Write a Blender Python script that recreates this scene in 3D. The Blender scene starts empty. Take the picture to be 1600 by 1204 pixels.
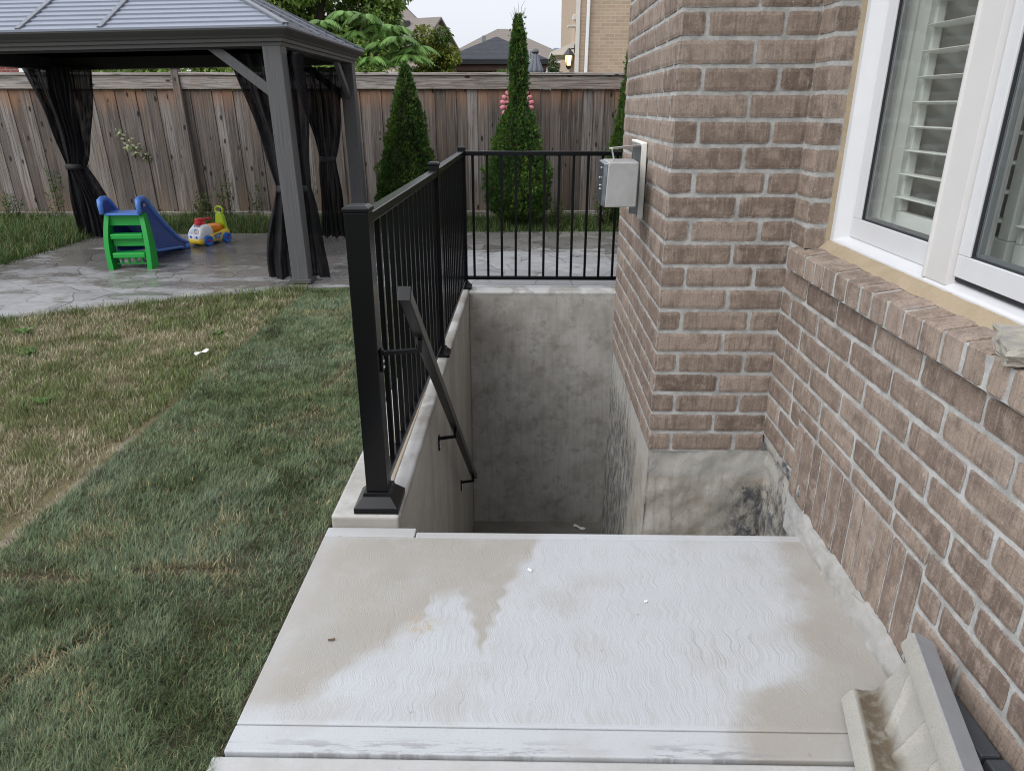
import bpy, bmesh, math, random
import numpy as np
from mathutils import Vector, Matrix, Euler, noise as mnoise

S = bpy.context.scene
COL = S.collection
R = math.radians
random.seed(7)
RNG = np.random.default_rng(7)

# ------------------------------------------------------------------ camera, sky, sun, exposure
F_PX = 1120.0
PITCH = math.atan(436 / F_PX)
YAW = math.atan(22 / F_PX * math.cos(PITCH))
cam = bpy.data.cameras.new('camera')
cam_o = bpy.data.objects.new('camera', cam)
COL.objects.link(cam_o)
cam_o.location = (0, 0, 1.43)
cam_o.rotation_euler = Euler((R(90) - PITCH, 0, YAW), 'XYZ')
cam.sensor_fit = 'HORIZONTAL'
cam.sensor_width = 36.0
cam.lens = 36.0 * F_PX / 1600.0
cam.clip_start = 0.02
cam.clip_end = 600
S.camera = cam_o

world = bpy.data.worlds.new('World')
S.world = world
world.use_nodes = True
wn = world.node_tree
wn.nodes.clear()
SUN_EL, SUN_AZ = R(44), R(-126)          # azimuth measured from +Y towards +X
sky = wn.nodes.new('ShaderNodeTexSky')
sky.sky_type = 'NISHITA'
sky.sun_disc = False
sky.sun_elevation = SUN_EL
sky.sun_rotation = SUN_AZ
sky.air_density = 1.0
sky.dust_density = 3.0
sky.ozone_density = 1.0
hs = wn.nodes.new('ShaderNodeHueSaturation')
hs.inputs['Saturation'].default_value = 0.22
wn.links.new(sky.outputs[0], hs.inputs['Color'])
mixw = wn.nodes.new('ShaderNodeMix')
mixw.data_type = 'RGBA'
mixw.inputs[0].default_value = 0.80      # thin overcast in front of the blue, brightest overhead
wtc = wn.nodes.new('ShaderNodeTexCoord')
wsep = wn.nodes.new('ShaderNodeSeparateXYZ')
wn.links.new(wtc.outputs['Generated'], wsep.inputs[0])
wr = wn.nodes.new('ShaderNodeValToRGB')
wr.color_ramp.elements[0].position = 0.0
wr.color_ramp.elements[0].color = (5.2, 5.4, 5.9, 1)
wr.color_ramp.elements[1].position = 1.0
wr.color_ramp.elements[1].color = (13.0, 13.6, 14.9, 1)
e_ = wr.color_ramp.elements.new(0.22); e_.color = (6.2, 6.45, 7.1, 1)
wn.links.new(wsep.outputs[2], wr.inputs[0])
wn.links.new(wr.outputs[0], mixw.inputs[7])
wn.links.new(hs.outputs[0], mixw.inputs[6])
bg = wn.nodes.new('ShaderNodeBackground')
bg.inputs['Strength'].default_value = 0.10
wn.links.new(mixw.outputs[2], bg.inputs['Color'])
wo = wn.nodes.new('ShaderNodeOutputWorld')
wn.links.new(bg.outputs[0], wo.inputs[0])

sun = bpy.data.lights.new('sun', 'SUN')
sun.energy = 1.4
sun.angle = R(50)
sun.color = (1.0, 0.985, 0.96)
sun_o = bpy.data.objects.new('sun', sun)
COL.objects.link(sun_o)
sd = Vector((math.sin(SUN_AZ) * math.cos(SUN_EL), math.cos(SUN_AZ) * math.cos(SUN_EL), math.sin(SUN_EL)))
sun_o.rotation_euler = sd.to_track_quat('Z', 'Y').to_euler()
sun_o.location = sd * 30

S.cycles.filter_width = 1.1
S.cycles.use_denoising = True
S.cycles.denoiser = 'OPENIMAGEDENOISE'
S.cycles.denoising_input_passes = 'RGB_ALBEDO_NORMAL'
S.cycles.denoising_prefilter = 'ACCURATE'
S.cycles.use_adaptive_sampling = False
S.cycles.sample_clamp_indirect = 4.0
S.view_settings.view_transform = 'Standard'
S.view_settings.look = 'None'
S.view_settings.gamma = 1
S.view_settings.exposure = 0.72

# ------------------------------------------------------------------ mesh helpers
WL = {}


def base_of(o):
    return WL.get(o.name, Vector((0, 0, 0))) if o else Vector((0, 0, 0))


def tag(o, label=None, cat=None, group=None, kind=None):
    if label: o['label'] = label
    if cat: o['category'] = cat
    if group: o['group'] = group
    if kind: o['kind'] = kind
    return o


def thing(name, label, cat, loc=(0, 0, 0), group=None):
    o = bpy.data.objects.new(name, None)
    COL.objects.link(o)
    o.empty_display_size = 0.1
    o.location = loc
    WL[o.name] = Vector(loc)
    return tag(o, label, cat, group)


class MB:
    """collects geometry in world coordinates, links it as one mesh object"""

    def __init__(self):
        self.v, self.f, self.m, self.c = [], [], [], []
        self.mi = 0
        self.e = {}
        self.col = None

    def vert(self, p):
        self.v.append(tuple(p))
        if self.col is not None:
            while len(self.c) < len(self.v) - 1: self.c.append((1, 1, 1))
            self.c.append(tuple(self.col))
        return len(self.v) - 1

    def face(self, ids):
        self.f.append(tuple(ids)); self.m.append(self.mi)

    def poly(self, pts):
        self.face([self.vert(p) for p in pts])

    def hexa(self, p):
        """p: 8 points, bottom ring 0-3 counter-clockwise, top ring 4-7"""
        i = [self.vert(q) for q in p]
        for a in ((3, 2, 1, 0), (4, 5, 6, 7), (0, 1, 5, 4), (1, 2, 6, 5), (2, 3, 7, 6), (3, 0, 4, 7)):
            self.face([i[k] for k in a])

    def box(self, x0, x1, y0, y1, z0, z1):
        self.hexa([(x0, y0, z0), (x1, y0, z0), (x1, y1, z0), (x0, y1, z0),
                   (x0, y0, z1), (x1, y0, z1), (x1, y1, z1), (x0, y1, z1)])

    def bar(self, a, b, w, h, up=(0, 0, 1)):
        a, b = Vector(a), Vector(b)
        d = (b - a).normalized()
        s = d.cross(Vector(up))
        if s.length < 1e-5: s = d.cross(Vector((1, 0, 0)))
        s.normalize()
        u = s.cross(d).normalized()
        s, u = s * w / 2, u * h / 2
        self.hexa([a - s - u, a + s - u, b + s - u, b - s - u, a - s + u, a + s + u, b + s + u, b - s + u])

    def frustum(self, cx, cy, z0, z1, w0, d0, w1, d1):
        self.hexa([(cx - w0, cy - d0, z0), (cx + w0, cy - d0, z0), (cx + w0, cy + d0, z0), (cx - w0, cy + d0, z0),
                   (cx - w1, cy - d1, z1), (cx + w1, cy - d1, z1), (cx + w1, cy + d1, z1), (cx - w1, cy + d1, z1)])

    def tube(self, pts, r, n=8, cap=True):
        pts = [Vector(p) for p in pts]
        rs = r if isinstance(r, (list, tuple)) else [r] * len(pts)
        rings = []
        prev = None
        for k, p in enumerate(pts):
            d = (pts[min(k + 1, len(pts) - 1)] - pts[max(k - 1, 0)]).normalized()
            if prev is None:
                s = d.cross(Vector((0, 0, 1)))
                if s.length < 1e-3: s = d.cross(Vector((1, 0, 0)))
            else:
                s = prev - d * prev.dot(d)
            s.normalize(); prev = s
            u = d.cross(s)
            rings.append([self.vert(p + (s * math.cos(t) + u * math.sin(t)) * rs[k])
                          for t in [2 * math.pi * j / n for j in range(n)]])
        for a, b in zip(rings[:-1], rings[1:]):
            for j in range(n):
                self.face((a[j], a[(j + 1) % n], b[(j + 1) % n], b[j]))
        if cap:
            self.face(rings[0][::-1]); self.face(rings[-1])

    def lathe(self, c, prof, n=16, axis='z', M=None):
        """prof: (radius, height) pairs"""
        rings = []
        for r, h in prof:
            ring = []
            for j in range(n):
                t = 2 * math.pi * j / n
                p = Vector((r * math.cos(t), r * math.sin(t), h))
                if axis == 'x': p = Vector((p.z, p.x, p.y))
                if axis == 'y': p = Vector((p.x, p.z, p.y))
                if M is not None: p = M @ p
                ring.append(self.vert(Vector(c) + p))
            rings.append(ring)
        for a, b in zip(rings[:-1], rings[1:]):
            for j in range(n):
                self.face((a[j], a[(j + 1) % n], b[(j + 1) % n], b[j]))
        self.face(rings[0][::-1]); self.face(rings[-1])

    def grid(self, fn, nu, nv, two=False):
        ids = [[self.vert(fn(i / nu, j / nv)) for i in range(nu + 1)] for j in range(nv + 1)]
        for j in range(nv):
            for i in range(nu):
                self.face((ids[j][i], ids[j][i + 1], ids[j + 1][i + 1], ids[j + 1][i]))
        return ids

    def prism(self, outline, to3, t0, t1):
        """closed outline of 2D points extruded between t0 and t1 through to3(a, b, t)"""
        A = [self.vert(to3(a, b, t0)) for a, b in outline]
        B = [self.vert(to3(a, b, t1)) for a, b in outline]
        n = len(A)
        self.face(A[::-1]); self.face(B)
        for k in range(n):
            self.face((A[k], A[(k + 1) % n], B[(k + 1) % n], B[k]))

    def build(self, name, mats, parent=None, smooth=False, bevel=0.0, seg=2, angle=30, fix=True, M=None):
        me = bpy.data.meshes.new(name)
        off = base_of(parent)
        v = np.array(self.v, dtype=float).reshape(-1, 3)
        if M is not None:
            Mn = np.array(M)
            v = v @ Mn[:3, :3].T + Mn[:3, 3]
        v = v - np.array(off)
        me.from_pydata([tuple(q) for q in v], [], self.f)
        mats = mats if isinstance(mats, (list, tuple)) else [mats]
        for m in mats: me.materials.append(m)
        if len(mats) > 1: me.polygons.foreach_set('material_index', self.m)
        if self.c:
            while len(self.c) < len(self.v): self.c.append((1, 1, 1))
            a = me.color_attributes.new('col', 'FLOAT_COLOR', 'POINT')
            a.data.foreach_set('color', np.c_[np.array(self.c), np.ones(len(self.c))].astype(np.float32).ravel())
        if fix:
            bm = bmesh.new(); bm.from_mesh(me)
            bmesh.ops.recalc_face_normals(bm, faces=bm.faces)
            bm.to_mesh(me); bm.free()
        if smooth:
            me.polygons.foreach_set('use_smooth', [True] * len(me.polygons))
        if self.e:
            ea = me.attributes.new('edge', 'FLOAT', 'POINT')
            ev = np.zeros(len(me.vertices), np.float32); ev[list(self.e.keys())] = list(self.e.values())
            ea.data.foreach_set('value', ev)
        me.update()
        o = bpy.data.objects.new(name, me)
        COL.objects.link(o)
        if parent is not None:
            o.parent = parent
        WL[o.name] = Vector(off)
        if bevel > 0:
            b = o.modifiers.new('bevel', 'BEVEL')
            b.width = bevel; b.segments = seg; b.limit_method = 'ANGLE'; b.angle_limit = R(angle)
            b.harden_normals = False
        return o


def raw_mesh(name, verts, nper, tris, mat, cols=None, parent=None):
    """fast numpy mesh: verts (N,3); faces as flat triangle index array (M,3)"""
    me = bpy.data.meshes.new(name)
    off = np.array(base_of(parent))
    verts = np.asarray(verts, dtype=np.float32) - off.astype(np.float32)
    tris = np.asarray(tris, dtype=np.int32)
    me.vertices.add(len(verts)); me.vertices.foreach_set('co', verts.ravel())
    me.loops.add(tris.size); me.loops.foreach_set('vertex_index', tris.ravel())
    me.polygons.add(len(tris))
    me.polygons.foreach_set('loop_start', np.arange(0, tris.size, 3, dtype=np.int32))
    me.polygons.foreach_set('loop_total', np.full(len(tris), 3, dtype=np.int32))
    me.materials.append(mat)
    if cols is not None:
        a = me.color_attributes.new('col', 'FLOAT_COLOR', 'POINT')
        a.data.foreach_set('color', np.c_[cols, np.ones(len(cols))].astype(np.float32).ravel())
    me.update(calc_edges=True)
    me.validate()
    o = bpy.data.objects.new(name, me)
    COL.objects.link(o)
    if parent is not None: o.parent = parent
    WL[o.name] = Vector(off)
    return o


def copy_tree(o, parent=None):
    c = o.copy()
    COL.objects.link(c)
    if parent is not None: c.parent = parent
    for ch in list(o.children): copy_tree(ch, c)
    return c


# ------------------------------------------------------------------ material helpers
class NT:
    def __init__(self, name):
        self.mat = bpy.data.materials.new(name)
        self.mat.use_nodes = True
        self.t = self.mat.node_tree
        self.b = self.t.nodes['Principled BSDF']
        self.tc = None

    def n(self, typ, **kw):
        x = self.t.nodes.new(typ)
        for k, v in kw.items():
            if hasattr(x, k): setattr(x, k, v)
            else: x.inputs[k].default_value = v
        return x

    def set(self, sock, v):
        if hasattr(v, 'links') or hasattr(v, 'is_linked'): self.t.links.new(v, sock)
        else: sock.default_value = v

    def obj(self):
        if not self.tc: self.tc = self.n('ShaderNodeNewGeometry').outputs['Position']
        return self.tc

    def mapping(self, scale=(1, 1, 1), loc=(0, 0, 0), rot=(0, 0, 0), src=None):
        m = self.n('ShaderNodeMapping')
        self.set(m.inputs['Vector'], src if src is not None else self.obj())
        m.inputs['Scale'].default_value = scale
        m.inputs['Location'].default_value = loc
        m.inputs['Rotation'].default_value = rot
        return m.outputs[0]

    def noise(self, vec, scale, detail=4, rough=0.55, dist=0.0, out=0):
        x = self.n('ShaderNodeTexNoise')
        self.set(x.inputs['Vector'], vec)
        x.inputs['Scale'].default_value = scale
        x.inputs['Detail'].default_value = detail
        x.inputs['Roughness'].default_value = rough
        x.inputs['Distortion'].default_value = dist
        return x.outputs[out]

    def math(self, op, a, b=None, c=None, clamp=False):
        x = self.n('ShaderNodeMath', operation=op)
        x.use_clamp = clamp
        self.set(x.inputs[0], a)
        if b is not None: self.set(x.inputs[1], b)
        if c is not None: self.set(x.inputs[2], c)
        return x.outputs[0]

    def ss(self, v, lo, hi, to0=0.0, to1=1.0):
        x = self.n('ShaderNodeMapRange', interpolation_type='SMOOTHSTEP')
        self.set(x.inputs[0], v)
        x.inputs[1].default_value = lo; x.inputs[2].default_value = hi
        x.inputs[3].default_value = to0; x.inputs[4].default_value = to1
        return x.outputs[0]

    def ramp(self, fac, stops, interp='LINEAR'):
        x = self.n('ShaderNodeValToRGB')
        x.color_ramp.interpolation = interp
        e = x.color_ramp.elements
        while len(e) < len(stops): e.new(0.5)
        for k, (p, c) in enumerate(stops):
            e[k].position = p
            e[k].color = (c[0], c[1], c[2], 1) if isinstance(c, (tuple, list)) else (c, c, c, 1)
        self.set(x.inputs[0], fac)
        return x.outputs[0]

    def mix(self, fac, a, b, blend='MIX'):
        x = self.n('ShaderNodeMix', data_type='RGBA', blend_type=blend)
        self.set(x.inputs[0], fac)
        for s, v in ((x.inputs[6], a), (x.inputs[7], b)):
            if isinstance(v, (tuple, list)): s.default_value = (v[0], v[1], v[2], 1)
            else: self.set(s, v)
        return x.outputs[2]

    def sep(self, v=None):
        x = self.n('ShaderNodeSeparateXYZ')
        self.set(x.inputs[0], v if v is not None else self.obj())
        return x.outputs

    def comb(self, a, b, c):
        x = self.n('ShaderNodeCombineXYZ')
        for s, v in zip(x.inputs, (a, b, c)): self.set(s, v)
        return x.outputs[0]

    def attr(self, name='col', out='Color'):
        x = self.n('ShaderNodeAttribute')
        x.attribute_name = name
        return x.outputs[out]

    def bump(self, h, strength=0.3, dist=0.01, normal=None):
        x = self.n('ShaderNodeBump')
        x.inputs['Strength'].default_value = strength
        x.inputs['Distance'].default_value = dist
        self.set(x.inputs['Height'], h)
        if normal is not None: self.set(x.inputs['Normal'], normal)
        return x.outputs[0]

    def out(self, color=None, rough=None, normal=None, metal=None, spec=None):
        if color is not None:
            s = self.b.inputs['Base Color']
            if isinstance(color, (tuple, list)): s.default_value = (*color[:3], 1)
            else: self.set(s, color)
        if rough is not None: self.set(self.b.inputs['Roughness'], rough)
        if normal is not None: self.set(self.b.inputs['Normal'], normal)
        if metal is not None: self.b.inputs['Metallic'].default_value = metal
        if spec is not None: self.b.inputs['Specular IOR Level'].default_value = spec
        return self.mat


def plain(name, col, rough=0.5, metal=0.0, var=0.06, scale=6.0, bump=0.0, bscale=200.0, spec=0.5):
    """one-colour material with slight unevenness of tone and gloss"""
    m = NT(name)
    nz = m.noise(m.obj(), scale, 5, 0.6)
    c = m.mix(nz, tuple(x * (1 - var * 2) for x in col), tuple(min(1, x * (1 + var * 2)) for x in col))
    rn = m.ss(m.noise(m.obj(), scale * 4, 4), 0.3, 0.7, max(0.02, rough - 0.07), min(1, rough + 0.07))
    nrm = m.bump(m.noise(m.obj(), bscale, 3), bump, 0.002) if bump else None
    return m.out(c, rn, nrm, metal, spec)

# ------------------------------------------------------------------ materials
def concrete(name, base, stain, amt=0.5, sc=3.0, bump=0.25, rough=0.85, vertical=False, speck=0.5):
    m = NT(name)
    p = m.obj()
    big = m.noise(m.mapping((1, 1, 0.35 if vertical else 1)), sc, 6, 0.62)
    med = m.noise(p, sc * 7, 5, 0.65)
    fine = m.noise(p, 420, 2, 0.6)
    c = m.mix(m.ss(big, 0.40, 0.68, 0, amt), base, stain)
    c = m.mix(m.ss(med, 0.35, 0.75, 0, 0.35), c, tuple(x * 0.82 for x in base))
    c = m.mix(m.ss(fine, 0.55, 0.8, 0, speck * 0.5), c, tuple(x * 0.6 for x in base))
    c = m.mix(m.ss(m.noise(p, 95, 2), 0.70, 0.76, 0, 0.35), c, tuple(x * 0.45 for x in base))
    if vertical:
        st = m.noise(m.mapping((38, 38, 1.1)), 1.0, 4, 0.6)
        c = m.mix(m.ss(st, 0.45, 0.75, 0, 0.30), c, tuple(x * 0.62 for x in base))
    h = m.math('ADD', m.math('MULTIPLY', fine, 0.4), m.math('MULTIPLY', m.noise(p, 60, 4), 0.8))
    return m.out(c, rough, m.bump(h, bump, 0.004), spec=0.3)


def landing_material():
    m = NT('broomed_concrete')
    x, y, z = m.sep()
    # the broom was wiggled from side to side while it was pulled: wavy furrows along Y
    ph = m.noise(m.comb(m.math('MULTIPLY', x, 1.3), m.math('MULTIPLY', y, 0.5), 0.0), 2.0, 2, out=0)
    wamp = m.ss(m.noise(m.comb(m.math('MULTIPLY', x, 2.2), m.math('MULTIPLY', y, 3.0), 9.0), 1.0, 2), 0.25, 0.75, 0.0025, 0.0085)
    w1 = m.math('MULTIPLY', m.math('SINE', m.math('ADD', m.math('MULTIPLY', y, 82.0), m.math('MULTIPLY', ph, 26.0))), wamp)
    w2 = m.math('MULTIPLY', m.math('SUBTRACT', m.noise(m.comb(m.math('MULTIPLY', x, 3.0), m.math('MULTIPLY', y, 9.0), 2.0), 1.0, 2), 0.5), 0.022)
    xw = m.math('ADD', x, m.math('ADD', w1, w2))
    lines = m.noise(m.comb(m.math('MULTIPLY', xw, 290.0), m.math('MULTIPLY', y, 7.0), 0.0), 1.0, 2, 0.6)
    deep = m.noise(m.comb(m.math('MULTIPLY', xw, 105.0), m.math('MULTIPLY', y, 4.0), 5.0), 1.0, 2, 0.5)
    broom = m.math('MULTIPLY', m.math('MULTIPLY', m.ss(x, -0.665, -0.60), m.ss(y, 2.165, 2.172, 1, 0)), m.ss(y, 1.352, 1.362))
    groove = m.math('MULTIPLY', m.math('MULTIPLY', m.ss(deep, 0.58, 0.66), broom), m.ss(m.noise(m.mapping((7, 4, 1), (3, 3, 0)), 1.0, 3), 0.42, 0.62))
    # damp along the left and the wall side, a dry pale middle; the damp runs end in drips that follow the furrows
    big = m.noise(m.obj(), 8.0, 7, 0.72)
    jit = m.math('MULTIPLY', m.math('SUBTRACT', big, 0.5), 0.17)
    X0, X1, Y0, Y1 = -0.70, 0.10, 1.35, 2.25
    L = [(-0.70, 1.38), (-0.53, 1.45), (-0.497, 1.52), (-0.458, 1.58), (-0.397, 1.64), (-0.335, 1.717), (-0.30, 1.74),
         (-0.285, 1.84), (-0.25, 1.845), (-0.20, 1.86), (-0.175, 1.80), (-0.145, 1.73), (-0.119, 1.60), (-0.106, 1.69),
         (-0.075, 1.765), (-0.059, 1.87), (-0.019, 1.98), (0.032, 2.07), (0.046, 2.16), (0.09, 2.25)]
    yb = m.ramp(m.math('DIVIDE', m.math('SUBTRACT', m.math('ADD', x, m.math('ADD', m.math('MULTIPLY', w1, 1.3), w2)), X0), X1 - X0),
                [((a - X0) / (X1 - X0), (b - Y0) / (Y1 - Y0)) for a, b in L])
    yb = m.math('ADD', m.math('MULTIPLY', yb, Y1 - Y0), Y0)
    d1 = m.ss(m.math('SUBTRACT', m.math('ADD', y, m.math('MULTIPLY', jit, 0.55)), yb), -0.055, 0.06)
    Rr = [(1.35, 0.53), (1.43, 0.54), (1.47, 0.58), (1.515, 0.712), (1.57, 0.79), (1.62, 0.806), (1.7, 0.80), (1.81, 0.834),
          (1.9, 0.86), (2.01, 0.864), (2.12, 0.868), (2.25, 0.88)]
    xr = m.ramp(m.math('DIVIDE', m.math('SUBTRACT', y, Y0), Y1 - Y0), [((a - Y0) / (Y1 - Y0), b) for a, b in Rr])
    d2 = m.ss(m.math('SUBTRACT', m.math('ADD', x, m.math('MULTIPLY', jit, 1.2)), xr), -0.06, 0.08)
    damp = m.math('MAXIMUM', d1, d2)
    cl = m.noise(m.obj(), 2.6, 5, 0.6)
    damp = m.math('MULTIPLY', damp, m.ss(m.noise(m.obj(), 5.5, 6, 0.68), 0.30, 0.62, 0.66, 1.0))
    damp = m.math('ADD', damp, m.math('MULTIPLY', m.ss(m.noise(m.mapping((1, 1, 1), (4, 2, 0)), 4.5, 5), 0.48, 0.70), 0.34), clamp=True)
    edge = m.ss(x, -0.70, -0.62, 1, 0)
    damp = m.math('MULTIPLY', damp, m.ss(edge, 0, 1, 1.0, 0.78))
    damp = m.math('MULTIPLY', damp, m.ss(y, 2.16, 2.18, 1, 0.45))
    dry = m.mix(cl, (0.392, 0.404, 0.420), (0.460, 0.474, 0.492))
    wet = m.mix(m.noise(m.obj(), 11, 5), (0.285, 0.265, 0.235), (0.335, 0.315, 0.285))
    c = m.mix(damp, dry, wet)
    # a rusty patch, some scuffs, faint straw-coloured scratches
    sx = m.math('ADD', x, 0.30); sy = m.math('SUBTRACT', y, 1.715)
    rr = m.math('SQRT', m.math('ADD', m.math('MULTIPLY', sx, sx), m.math('MULTIPLY', m.math('MULTIPLY', sy, sy), 1.3)))
    rust = m.math('MULTIPLY', m.ss(m.math('ADD', rr, jit), 0.010, 0.070, 1, 0), m.ss(m.noise(m.obj(), 45, 5, 0.7), 0.40, 0.60, 0.0, 0.7))
    c = m.mix(rust, c, (0.36, 0.28, 0.17))
    gx = m.math('ADD', x, 0.545); gy = m.math('SUBTRACT', y, 1.62)
    gr = m.math('SQRT', m.math('ADD', m.math('MULTIPLY', gx, gx), m.math('MULTIPLY', gy, gy)))
    c = m.mix(m.math('MULTIPLY', m.ss(m.math('ADD', gr, jit), 0.02, 0.14, 1, 0), 0.55), c, (0.30, 0.29, 0.27))
    c = m.mix(m.math('MULTIPLY', groove, 0.26), c, (0.25, 0.235, 0.21))
    c = m.mix(m.math('MULTIPLY', m.ss(lines, 0.44, 0.62, 0, 0.30), broom), c, (0.30, 0.285, 0.26))
    c = m.mix(m.ss(m.noise(m.obj(), 300, 2), 0.55, 0.75, 0, 0.35), c, (0.25, 0.24, 0.22))
    c = m.mix(m.ss(m.noise(m.obj(), 120, 3), 0.62, 0.70, 0, 0.30), c, (0.22, 0.21, 0.19))
    c = m.mix(m.ss(m.noise(m.mapping((1, 1, 1), (7, 1, 0)), 140, 2), 0.68, 0.74, 0, 0.45), c, (0.58, 0.58, 0.57))
    c = m.mix(m.math('MULTIPLY', m.ss(m.noise(m.obj(), 30, 3), 0.71, 0.75), 0.45), c, (0.20, 0.185, 0.16))
    # grey smears of slurry along the cold joint at the front
    sm = m.math('MULTIPLY', m.ss(y, 1.28, 1.315, 1, 0), m.ss(m.noise(m.mapping((9, 60, 1)), 1.0, 5, 0.7), 0.47, 0.57))
    sm = m.math('MULTIPLY', sm, m.ss(m.noise(m.mapping((1.6, 1, 1)), 1.9, 2), 0.40, 0.52))
    c = m.mix(m.math('MULTIPLY', sm, 0.75), c, (0.25, 0.25, 0.255))
    h = m.math('ADD', m.math('MULTIPLY', m.math('MULTIPLY', lines, broom), 0.55), m.math('MULTIPLY', groove, -0.22))
    h = m.math('ADD', h, m.math('MULTIPLY', m.noise(m.obj(), 350, 2), 0.25))
    rough = m.ss(damp, 0, 1, 0.85, 0.62)
    return m.out(c, rough, m.bump(h, 0.46, 0.004), spec=0.3)


def patio_material():
    m = NT('stamped_concrete')
    p = m.mapping((1, 1, 0.0))
    warp = m.n('ShaderNodeTexNoise'); m.set(warp.inputs['Vector'], p); warp.inputs['Scale'].default_value = 3.0
    wv = m.n('ShaderNodeVectorMath', operation='MULTIPLY_ADD')
    m.set(wv.inputs[0], warp.outputs['Color']); wv.inputs[1].default_value = (0.16, 0.16, 0); m.set(wv.inputs[2], p)
    vo = m.n('ShaderNodeTexVoronoi', feature='DISTANCE_TO_EDGE'); m.set(vo.inputs['Vector'], wv.outputs[0])
    vo.inputs['Scale'].default_value = 3.1; vo.inputs['Randomness'].default_value = 0.75
    gro = m.ss(vo.outputs['Distance'], 0.004, 0.015, 1, 0)
    vc = m.n('ShaderNodeTexVoronoi'); m.set(vc.inputs['Vector'], wv.outputs[0])
    vc.inputs['Scale'].default_value = 3.1; vc.inputs['Randomness'].default_value = 0.75
    tone = m.sep(vc.outputs['Color'])[0]
    x, y, z = m.sep()
    cl = m.noise(m.mapping((1.0, 2.2, 0)), 1.7, 7, 0.70)
    # dry, pale slabs towards the lawn and behind the stairwell, wet ones under the roof
    bias = m.math('ADD', m.math('MULTIPLY', m.math('SUBTRACT', y, m.math('SUBTRACT', 6.15, m.math('MULTIPLY', m.math('MULTIPLY', x, -0.10), -2.0))), 0.16), 0.5)
    right = m.ss(x, -1.6, -0.8)
    bias = m.math('SUBTRACT', bias, m.math('MULTIPLY', right, m.ss(y, 7.5, 8.0, 0.42, 0.08)))
    wetf = m.ss(m.math('ADD', m.math('MULTIPLY', m.math('SUBTRACT', cl, 0.5), 1.9), m.math('ADD', bias, 0.10)), 0.34, 0.60)
    dry = m.mix(tone, (0.20, 0.202, 0.21), (0.285, 0.285, 0.29))
    dry = m.mix(m.ss(m.noise(p, 14, 5), 0.4, 0.7, 0, 0.4), dry, (0.155, 0.15, 0.14))
    wet = m.mix(tone, (0.115, 0.108, 0.101), (0.205, 0.194, 0.183))
    c = m.mix(wetf, dry, wet)
    c = m.mix(m.math('MULTIPLY', m.ss(m.noise(m.mapping((1, 1.6, 0), (3, 1, 0)), 1.9, 4), 0.62, 0.70), 0.5), c, (0.075, 0.095, 0.055))
    c = m.mix(m.math('MULTIPLY', gro, 0.62), c, (0.045, 0.042, 0.038))
    h = m.math('ADD', m.math('MULTIPLY', gro, -1.2), m.math('MULTIPLY', m.noise(p, 20, 5, 0.6), 0.6))
    rough = m.math('ADD', m.ss(wetf, 0, 1, 0.75, 0.16), m.math('MULTIPLY', m.noise(p, 25, 3), 0.12))
    return m.out(c, rough, m.bump(h, 0.35, 0.012), spec=0.5)


def brick_material():
    m = NT('brown_brick')
    r, g, b = m.sep(m.attr())[:3]
    base = m.ramp(r, [(0.0, (0.150, 0.111, 0.087)), (0.25, (0.198, 0.150, 0.120)), (0.7, (0.245, 0.190, 0.152)), (1.0, (0.300, 0.238, 0.194))])
    p = m.obj()
    off = m.n('ShaderNodeVectorMath', operation='MULTIPLY_ADD')
    m.set(off.inputs[0], m.attr()); off.inputs[1].default_value = (7, 7, 7); m.set(off.inputs[2], p)
    pv = off.outputs[0]
    blot = m.noise(pv, 22, 5, 0.62)
    c = m.mix(m.ss(blot, 0.47, 0.66, 0, 0.60), base, (0.345, 0.272, 0.225))
    dk = m.noise(m.mapping((1, 1, 1), (3, 7, 1), src=pv), 15, 5, 0.6)
    c = m.mix(m.ss(dk, 0.46, 0.68, 0, 0.58), c, (0.105, 0.079, 0.066))
    # vertical wire-cut drag marks
    st = m.noise(m.mapping((120, 120, 9), src=pv), 1.0, 4, 0.7)
    c = m.mix(m.ss(st, 0.50, 0.66, 0, 0.46), c, (0.100, 0.076, 0.063))
    c = m.mix(m.ss(st, 0.32, 0.45, 0.45, 0), c, (0.39, 0.32, 0.275))
    gr = m.noise(p, 260, 3, 0.7)
    c = m.mix(m.ss(gr, 0.48, 0.70, 0, 0.5), c, (0.066, 0.050, 0.042))
    c = m.mix(m.ss(m.noise(p, 190, 2), 0.60, 0.72, 0, 0.45), c, (0.36, 0.31, 0.27))
    # thin lime bloom on some bricks, mortar crumbs
    c = m.mix(m.math('MULTIPLY', m.ss(m.noise(p, 6.5, 5, 0.65), 0.52, 0.74, 0, 0.30), m.ss(g, 0.4, 0.9)), c, (0.36, 0.325, 0.295))
    c = m.mix(m.ss(m.noise(p, 60, 3, 0.5), 0.70, 0.75, 0, 0.5), c, (0.44, 0.41, 0.37))
    ed = m.math('ADD', m.attr('edge', 'Fac'), m.math('MULTIPLY', m.math('SUBTRACT', m.noise(p, 75, 4, 0.65), 0.5), 1.6))
    sme = m.math('MULTIPLY', m.ss(ed, 0.78, 0.98), m.ss(m.noise(p, 9, 3), 0.42, 0.62, 0.05, 0.60))
    c = m.mix(sme, c, (0.34, 0.33, 0.315))
    h = m.math('ADD', m.math('MULTIPLY', gr, 0.5), m.math('ADD', m.math('MULTIPLY', st, 0.5), m.math('MULTIPLY', blot, 0.6)))
    return m.out(c, 0.88, m.bump(h, 0.55, 0.0035), spec=0.25)


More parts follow.
